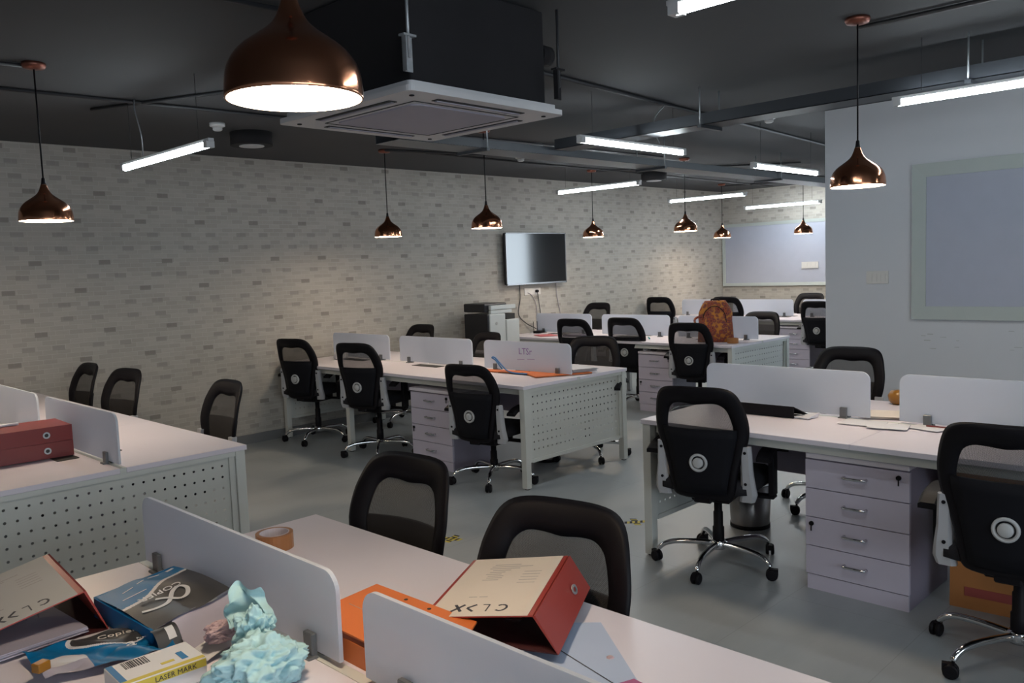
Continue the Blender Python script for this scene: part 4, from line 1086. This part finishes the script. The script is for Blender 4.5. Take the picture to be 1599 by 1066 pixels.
def wedge_binder(label, P, zl, zr, thick, cover, spine_w, k_=1.0, dz=0.752):
    """P: cover corners (hinge-near, hinge-far, open-far, open-near) in world xy; hinge edge at height zr, open edge at zl"""
    hn, hf, of_, on = [Vector(p) for p in P]
    o = hn
    t = thing('lever_arch_file', label, 'binder', (o.x, o.y, 0.75))
    L = lambda p, z: (p.x - o.x, p.y - o.y, z - 0.75)
    # cover board
    MB().hexa([L(on, zl), L(hn, zr), L(hf, zr), L(of_, zl)], [L(on, zl + 0.003), L(hn, zr + 0.003), L(hf, zr + 0.003), L(of_, zl + 0.003)]).build('cover', 'red', t)
    ins = lambda a, b, k: a + (b - a) * k
    def uv(u, v):   # u from open edge to hinge, v from near to far
        a = ins(on, hn, u); b = ins(of_, hf, u); p = ins(a, b, v); return p, ins(Vector((zl,)), Vector((zr,)), u)[0] if False else zl + (zr - zl) * u
    def patch(u0, u1, v0, v1, dz, h):
        c = [uv(u0, v0), uv(u1, v0), uv(u1, v1), uv(u0, v1)]
        return [L(p, z + dz) for p, z in c], [L(p, z + dz + h) for p, z in c]
    b, tp = patch(0.035, 0.955, 0.0, 1.0, 0.003, 0.0006)
    MB().hexa(b, tp).build('cover_sheet', cover, t)
    ln = MB(); rr = random.Random(9)
    for k in range(9):
        v = 0.86 - 0.035 * k; u = 0.28 + 0.05 * rr.random()
        b, tp = patch(u, u + 0.16 + 0.3 * rr.random() * (k < 4), v, v + 0.010, 0.0036, 0.0002); ln.hexa(b, tp)
    for k in range(5):
        v = 0.72 - 0.05 * k; b, tp = patch(0.66, 0.66 + 0.17, v, v + 0.008, 0.0036, 0.0002); ln.hexa(b, tp)
    for k in range(2): b, tp = patch(0.30 + 0.1 * k, 0.38 + 0.1 * k, 0.29, 0.30, 0.0036, 0.0002); ln.hexa(b, tp)
    ln.build('lettering', 'ink_faint', t)
    # word, upside down seen from the camera: letters as strokes laid on the sheet
    st = MB()
    def stroke(u0, v0, u1, v1, w_=0.012):
        u0, u1 = 0.92 - (0.92 - u0) * k_, 0.92 - (0.92 - u1) * k_
        a, za = uv(u0, v0); c, zc = uv(u1, v1); d = (c - a); nrm = Vector((-d.y, d.x)).normalized() * w_ / 2 if False else None
        d2 = Vector((d.x, d.y)); nn = Vector((-d2.y, d2.x)).normalized() * (w_ / 2)
        q = [a - nn, c - nn, c + nn, a + nn]; zz = [za, zc, zc, za]
        st.hexa([L(Vector((p.x, p.y)), z + 0.0036) for p, z in zip(q, zz)], [L(Vector((p.x, p.y)), z + 0.0042) for p, z in zip(q, zz)])
    v0, v1 = 0.07, 0.17
    stroke(0.24, v0, 0.33, v1, 0.007); stroke(0.24, v1, 0.33, v0, 0.007)                 # X
    stroke(0.37, (v0 + v1) / 2, 0.44, v1, 0.006); stroke(0.37, (v0 + v1) / 2, 0.44, v0, 0.006)     # Y arms
    stroke(0.50, v1, 0.56, v1, 0.003); stroke(0.56, v0, 0.56, v1, 0.003)               # L
    for k in range(8):                                                                    # C
        a0, a1 = -pi * 0.75 + k * pi * 1.5 / 8, -pi * 0.75 + (k + 1) * pi * 1.5 / 8
        stroke(0.68 + 0.05 * cos(a0), 0.12 + 0.045 * sin(a0), 0.68 + 0.05 * cos(a1), 0.12 + 0.045 * sin(a1), 0.005)
    st.build('lettering', 'ink', t)
    # spine: from the hinge edge down to the desk, leaning outwards
    out = Vector(((hn - on).x, (hn - on).y)).normalized() * spine_w
    MB().hexa([L(hn + out, dz), L(hf + out, dz), L(hf, zr), L(hn, zr)], [L(hn + out + out * 0.06, dz), L(hf + out + out * 0.06, dz), L(hf + out * 0.1, zr + 0.004), L(hn + out * 0.1, zr + 0.004)]).build('spine', 'red', t)
    m_ = (hf * 0.7 + hn * 0.3) + out * 0.55
    ang = math.atan2(out.y, out.x)
    MB().at(m_.x - o.x + out.x * .15, m_.y - o.y + out.y * .15, (zr + dz) / 2 - 0.75, rz=ang, ry=rad(70)).lathe([(0.007, 0), (0.012, 0), (0.012, 0.003), (0.007, 0.003)], 16, 0, False, False).build('finger_ring', 'steel', t)
    # back board on the desk and arch mechanism
    MB().hexa([L(on, 0.7585 if dz > 0.76 else 0.7505), L(hn + out, dz - 0.0015), L(hf + out, dz - 0.0015), L(of_, 0.7585 if dz > 0.76 else 0.7505)], [L(on, 0.7615 if dz > 0.76 else 0.7535), L(hn + out, dz + 0.0015), L(hf + out, dz + 0.0015), L(of_, 0.7615 if dz > 0.76 else 0.7535)]).build('back_board', 'red_in', t)
    c_ = hn * 0.35 + hf * 0.35 + on * 0.15 + of_ * 0.15
    mm = MB().at(c_.x - o.x, c_.y - o.y, 0.004 + (dz - 0.752) * 0.8, rz=math.atan2((hf - hn).y, (hf - hn).x)).box(-0.07, 0.07, -0.02, 0.02, 0, 0.006)
    for s in (-0.04, 0.04): mm.tube([(s, -0.015, 0.006), (s, -0.012, 0.03), (s, 0.012, 0.03), (s, 0.015, 0.006)], 0.002, 6)
    mm.build('arch_mechanism', 'chrome', t)
    return t


wedge_binder('red lever arch file with cream cover lying open before the largest chair', [(1.234, 1.192), (1.560, 1.374), (1.481, 1.644), (1.151, 1.463)], 0.800, 0.850, 0.07, 'cream', 0.055, dz=0.778)
lb = wedge_binder('red lever arch file with grey-white cover at the lower left corner', [(0.646, 2.104), (0.678, 2.480), (0.395, 2.510), (0.360, 2.140)], 0.790, 0.855, 0.07, 'cream2', 0.045, 0.80)
sheets('paper_stack', quad(0.515, 2.20, 0.25, 0.21, 4), 0.7565, 5, 'ream_in', 'sheaf of papers sticking out from under the lower left file', 'papers', 0.003, 0.004, 2)

of_ = thing('box_file', 'orange card box file lying between the two foreground dividers', 'box file', (1.09, 1.49, 0.7505), rad(0))
top = [(-0.115, -0.30), (0.105, -0.165), (0.098, 0.192), (-0.115, 0.165)]
MB().hexa([(x, y, 0.0) for x, y in top], [(x, y, 0.003) for x, y in top]).build('base_board', 'orange', of_)
MB().hexa([(x, y, 0.062) for x, y in top], [(x, y, 0.066) for x, y in top]).build('lid', 'orange', of_)
MB().hexa([(-0.115, -0.295, 0.0035), (-0.111, -0.295, 0.0035), (-0.111, 0.160, 0.0035), (-0.115, 0.160, 0.0035)], [(-0.115, -0.295, 0.050), (-0.111, -0.295, 0.050), (-0.111, 0.160, 0.050), (-0.115, 0.160, 0.050)]).build('side_flap', 'orange', of_)
MB().hexa([(0.098, 0.05, 0.0035), (0.103, 0.05, 0.0035), (0.096, 0.190, 0.0035), (0.092, 0.186, 0.0035)], [(0.098, 0.05, 0.061), (0.103, 0.05, 0.061), (0.096, 0.190, 0.061), (0.092, 0.186, 0.061)]).build('spine', 'orange', of_)
for y in (0.055, -0.03): MB().at(0.082, y, 0.066).cyl(0.005, 0, 0.0006, 10).build('rivet', 'dark', of_)
MB().box(-0.02, -0.0185, 0.02, 0.14, 0.066, 0.0664).build('crease_line', 'ink_faint', of_)

sheets('paper_sheet', [(1.02, 1.02), (1.27, 0.93), (1.47, 1.20), (1.30, 1.40)], 0.7545, 2, 'paper_blue', 'pale blue-white sheet with ruled lines coming out of the red file', 'paper')
lnm = MB()
for a, b in (((1.33, 1.30), (1.26, 1.0)), ((1.22, 1.33), (1.10, 1.12))):
    d = Vector((b[0] - a[0], b[1] - a[1])); n_ = Vector((-d.y, d.x)).normalized() * 0.0012
    lnm.hexa([(a[0] - n_.x, a[1] - n_.y, 0.7572), (b[0] - n_.x, b[1] - n_.y, 0.7572), (b[0] + n_.x, b[1] + n_.y, 0.7572), (a[0] + n_.x, a[1] + n_.y, 0.7572)], [(a[0] - n_.x, a[1] - n_.y, 0.7575), (b[0] - n_.x, b[1] - n_.y, 0.7575), (b[0] + n_.x, b[1] + n_.y, 0.7575), (a[0] + n_.x, a[1] + n_.y, 0.7575)])
ls = [o for o in COL.objects if o.name.startswith('paper_sheet')][-1]
lnm.build('ruled_line', 'ink', ls)
sheets('paper_strip', [(1.17, 0.80), (1.27, 0.78), (1.30, 0.98), (1.215, 1.01)], 0.758, 1, 'magenta', 'magenta paper strip at the bottom edge of the picture', 'paper')
tag(MB().at(1.345, 1.075, 0.7502).lathe([(0.010, 0), (0.012, 0.004), (0.006, 0.009), (0, 0.010)], 7, 0, False).build('paper_scrap', 'pink'), 'tiny pink paper scrap on the foreground desk', 'scrap')

# ------------------------------------------------------------------ blue ream wrappers
def sheet_grid(name, fn, nu, nv, mtls, parent, mifn=None, th=0.0012):
    vs = [fn(i / nu, j / nv) for i in range(nu + 1) for j in range(nv + 1)]
    S_ = len(vs); vs = vs + [(x, y, z - th) for x, y, z in vs]; fs = []; mis = []
    for i in range(nu):
        for j in range(nv):
            a = i * (nv + 1) + j; m_ = mifn((i + .5) / nu, (j + .5) / nv) if mifn else 0
            fs.append((a, a + 1, a + nv + 2, a + nv + 1)); mis.append(m_)
            fs.append((S_ + a, S_ + a + nv + 1, S_ + a + nv + 2, S_ + a + 1)); mis.append(len(mtls) - 1 if mifn else 0)
    mb = MB()
    for f, m_ in zip(fs, mis): pass
    mb.add(vs, fs, 0, True); mb.mi = mis
    return mb.build(name, mtls, parent)


w1 = thing('ream_wrapper', 'blue and charcoal paper ream wrapper, open, leaning on the foreground divider', 'wrapper', (0.0, 0.0, 0.0))
A_, B_, C_, D_ = Vector((0.700, 2.205, 0.800)), Vector((0.915, 2.225, 0.815)), Vector((0.925, 1.925, 0.825)), Vector((0.715, 1.885, 0.800))


def curve_v(u): return 0.62 + 0.22 * u ** 0.8 if u > 0 else 0.62


def top1(u, v):
    p = (D_ * (1 - u) + C_ * u) * (1 - v) + (A_ * (1 - u) + B_ * u) * v
    return (p.x, p.y, p.z + 0.006 * sin(u * 7 + v * 5) * (1 - abs(2 * u - 1)) + 0.008 * sin(pi * v))


def mi1(u, v):
    c = 0.48 + 0.30 * (3 * u * u - 2 * u ** 3)
    return 0 if v > c + 0.022 else (1 if v > c - 0.022 else 2)


sheet_grid('printed_top', top1, 130, 130, ['blue', 'white_print', 'ream_dark', 'ream_in'], w1, mi1)
MB().hexa([(0.695, 2.20, 0.752), (0.700, 2.205, 0.752), (0.715, 1.885, 0.752), (0.710, 1.885, 0.752)], [(0.697, 2.20, 0.800), (0.702, 2.205, 0.802), (0.717, 1.885, 0.802), (0.712, 1.885, 0.800)]).build('left_side', 'blue', w1)
MB().hexa([(0.70, 2.210, 0.752), (0.915, 2.230, 0.752), (0.915, 2.235, 0.752), (0.70, 2.215, 0.752)], [(0.70, 2.205, 0.800), (0.915, 2.225, 0.815), (0.915, 2.230, 0.815), (0.70, 2.210, 0.800)]).build('far_side', 'blue', w1)
MB().hexa([(0.71, 1.887, 0.752), (0.92, 1.927, 0.752), (0.915, 2.20, 0.752), (0.705, 2.19, 0.752)], [(0.71, 1.887, 0.754), (0.92, 1.927, 0.754), (0.915, 2.20, 0.754), (0.705, 2.19, 0.754)]).build('bottom', 'ream_in', w1)


def flap1(u, v):     # white inner flap rolling out towards the camera
    a = v * 1.0
    x = 0.765 + 0.155 * u + 0.0 * a; y = 1.90 + 0.035 * u - 0.17 * a
    return (x, y, 0.803 + 0.012 * u - 0.045 * a ** 0.7 - 0.012 * sin(a * pi) + 0.004 * sin(u * 6))


sheet_grid('inner_flap', flap1, 14, 14, ['ream_in', 'white_print', 'ream_in'], w1, lambda u, v: 1 if v > 0.55 else 0)
def flap2(u, v): return (0.708 + 0.058 * u, 1.885 + 0.012 * u - 0.055 * v, 0.800 + 0.006 * sin(pi * v) - 0.04 * v * v)
sheet_grid('end_flap', flap2, 6, 8, ['ream_dark', 'white_print', 'ream_dark'], w1, lambda u, v: 1 if (0.45 < u < 0.85 and 0.2 < v < 0.8) else 0)
# printed logo: a looping swoosh and upside-down word
lg = MB()
pts = catmull([(0.10, 0.30), (0.25, 0.26), (0.42, 0.30), (0.56, 0.42), (0.66, 0.44), (0.70, 0.36), (0.64, 0.27), (0.55, 0.27), (0.46, 0.38), (0.36, 0.44)], 6)
for (u0, v0), (u1, v1) in zip(pts, pts[1:]):
    a, b = Vector(top1(u0, v0)), Vector(top1(u1, v1)); d = (b - a); n_ = Vector((-d.y, d.x, 0)).normalized() * 0.0055; up_ = Vector((0, 0, 0.0010))
    lg.hexa([tuple(a - n_ + up_), tuple(b - n_ + up_), tuple(b + n_ + up_), tuple(a + n_ + up_)], [tuple(a - n_ + up_ * 1.6), tuple(b - n_ + up_ * 1.6), tuple(b + n_ + up_ * 1.6), tuple(a + n_ + up_ * 1.6)])
lg.build('swoosh_logo', 'white_print', w1)
q = top1(0.42, 0.58)
text('lettering', 'COPIER', 0.034, 'white_print', w1, (q[0] + 0.01, q[1] - 0.03, q[2] + 0.009), (0, rad(5), rad(190)), shear=0.2)
ln2 = MB()
for k, (u0, u1, v) in enumerate(((0.12, 0.42, 0.66), (0.22, 0.36, 0.82), (0.42, 0.52, 0.86), (0.58, 0.74, 0.90), (0.84, 0.94, 0.93))):
    a, b = Vector(top1(u0, v)), Vector(top1(u1, v + 0.02)); d = b - a; n_ = Vector((-d.y, d.x, 0)).normalized() * (0.0012 if k < 4 else 0.004); up_ = Vector((0, 0, 0.0012))
    ln2.hexa([tuple(a - n_ + up_), tuple(b - n_ + up_), tuple(b + n_ + up_), tuple(a + n_ + up_)], [tuple(a - n_ + up_ * 1.5), tuple(b - n_ + up_ * 1.5), tuple(b + n_ + up_ * 1.5), tuple(a + n_ + up_ * 1.5)])
ln2.build('printed_line', 'white_print', w1)

w2 = thing('ream_wrapper', 'flattened blue ream wrapper with black oval print in front of the open one', 'wrapper', (0, 0, 0))
A2, B2, C2, D2 = Vector((0.500, 2.075, 0.758)), Vector((0.770, 2.00, 0.762)), Vector((0.735, 1.80, 0.766)), Vector((0.495, 1.90, 0.758))


def top2(u, v):
    p = (D2 * (1 - u) + C2 * u) * (1 - v) + (A2 * (1 - u) + B2 * u) * v
    return (p.x, p.y, p.z + 0.010 * abs(noise.noise(Vector((u * 3.1, v * 3.7, 1.3)))) + 0.004 * sin(u * 17 + v * 9) + 0.010)


def mi2(u, v):
    e = ((u - 0.72) / 0.40) ** 2 + ((v - 0.86) / 0.30) ** 2
    if e < 1: return 2
    if e < 1.18: return 1
    if u < 0.36 and v < 0.52: return 1 if v > 0.28 else 3
    return 0


sheet_grid('printed_sheet', top2, 150, 120, ['blue', 'white_print', 'ream_dark', 'ream_in'], w2, mi2)
q = top2(0.66, 0.80); text('lettering', 'Copier', 0.030, 'cream', w2, (q[0], q[1], q[2] + 0.006), (0, 0, rad(-14)))
q = top2(0.70, 0.40); text('logo_letter', 'a', 0.055, 'white_print', w2, (q[0], q[1], q[2] + 0.006), (0, 0, rad(-14)))
q = top2(0.84, 0.50); text('small_print', 'Premium', 0.012, 'white_print', w2, (q[0], q[1], q[2] + 0.006), (0, 0, rad(-14)))

lbx = thing('label_carton', 'small white and yellow carton with a barcode at the bottom edge', 'carton', (0.655, 1.725, 0.7505), rad(-2))
MB().box(-0.085, 0.085, -0.055, 0.055, 0.0, 0.048).build('carton_body', 'white_print', lbx, bevel=0.002)
MB().box(-0.083, 0.083, -0.053, -0.040, 0.0482, 0.0486).box(-0.083, 0.083, -0.0565, -0.0552, 0.030, 0.046).build('yellow_band', 'yellow', lbx)
MB().box(-0.083, -0.070, -0.04, 0.053, 0.0482, 0.0486).build('blue_band', 'blue', lbx)
bc = MB(); rr = random.Random(2); x = -0.055
while x < -0.005:
    w_ = rr.choice((0.0012, 0.002, 0.003)); bc.box(x, x + w_, 0.012, 0.048, 0.0482, 0.0486); x += w_ + rr.choice((0.0012, 0.0022))
bc.build('barcode', 'ink', lbx)
text('lettering', 'LASER MARK', 0.015, 'ink', lbx, (0.02, -0.0568, 0.037), (rad(90), 0, 0))
MB().box(0.045, 0.058, -0.028, 0.012, 0.0482, 0.0486).build('blue_mark', 'blue', lbx)
MB().box(0.005, 0.032, -0.022, -0.012, 0.0482, 0.0486).build('yellow_mark', 'yellow', lbx)
tag(MB().at(0.497, 1.93, 0.7745, rz=0.4).box(-0.015, 0.015, -0.012, 0.012, 0, 0.02).build('paper_clip_box', 'amber', bevel=0.003), 'small amber box at the lower left picture corner', 'box')


# ------------------------------------------------------------------ crumpled tissue paper
def crumple(name, centre, radii, seed, mtl, label, cat, flap=None, sub=6, amp=1.0):
    """a loosely balled sheet: broad folds meeting in sharp creases"""
    bm = bmesh.new(); bmesh.ops.create_icosphere(bm, subdivisions=sub, radius=1.0)
    off = Vector((seed * 3.7, seed * 1.3, seed * 2.1)); rr = random.Random(seed)
    dirs = []
    for k in range(34):
        v = Vector((rr.gauss(0, 1), rr.gauss(0, 1), rr.gauss(0, 1))).normalized(); dirs.append((v, rr.uniform(0.72, 1.02)))
    for v in bm.verts:
        d = v.co.normalized()
        w_ = Vector((noise.noise(d * 2 + off), noise.noise(d * 2 + off * 1.7), noise.noise(d * 2 + off * 2.3))) * 0.35
        e = (d + w_).normalized()
        k = min(min(h_ / max(0.15, e.dot(n_)) for n_, h_ in dirs), 1.30)           # faceted hull with straight creases
        k += amp * (0.20 * noise.noise(d * 1.7 + off) - 0.22 * abs(noise.noise(d * 3.0 + off)) - 0.07 * abs(noise.noise(d * 7.0 + off * 2)))
        p = Vector((d.x * radii[0], d.y * radii[1], d.z * radii[2])) * k
        p += Vector(centre)
        if p.z < 0.752: p.z = 0.752 + 0.002 * (1 + noise.noise(d * 9))
        v.co = p
    for f in bm.faces: f.smooth = True
    me = bpy.data.meshes.new(name); bm.to_mesh(me); bm.free(); me.materials.append(M[mtl])
    o = bpy.data.objects.new(name, me); COL.objects.link(o)
    return tag(o, label, cat)


tp = thing('tissue_paper', 'crumpled aqua tissue paper leaning on the foreground divider', 'tissue paper', (0.80, 1.58, 0.75))
for nm, c_, r_, sd in (('crumpled_ball', (0.790, 1.548, 0.800), (0.120, 0.095, 0.070), 5), ('fold', (0.830, 1.625, 0.840), (0.050, 0.055, 0.058), 11)):
    o_ = crumple(nm, c_, r_, sd, 'tissue', None, None, amp=1.6); o_.parent = tp; o_.location = (-0.80, -1.58, -0.75)


def tflap(u, v):      # the standing corner of the sheet
    w_ = 0.075 * (1 - 0.55 * v ** 1.5)
    a = (u - 0.5) * 2
    x = 0.835 + 0.01 * v + a * w_ * 0.62 + 0.010 * sin(a * 5 + v * 3)
    y = 1.660 + 0.035 * v - a * w_ * 0.62 + 0.014 * cos(a * 4 + 1.3) + 0.012 * sin(v * 9 + a * 2)
    return (x - 0.80, y - 1.58, 0.835 + 0.080 * v ** 0.9 * (1 - 0.22 * abs(a) ** 2.5) - 0.75 + 0.010 * noise.noise(Vector((u * 5, v * 5, 2))))


sheet_grid('standing_corner', tflap, 26, 22, ['tissue'], tp)
crumple('tissue_paper', (0.822, 1.765, 0.800), (0.050, 0.036, 0.026), 9, 'pink', 'small crumpled pink tissue behind the aqua tissue paper', 'tissue paper')
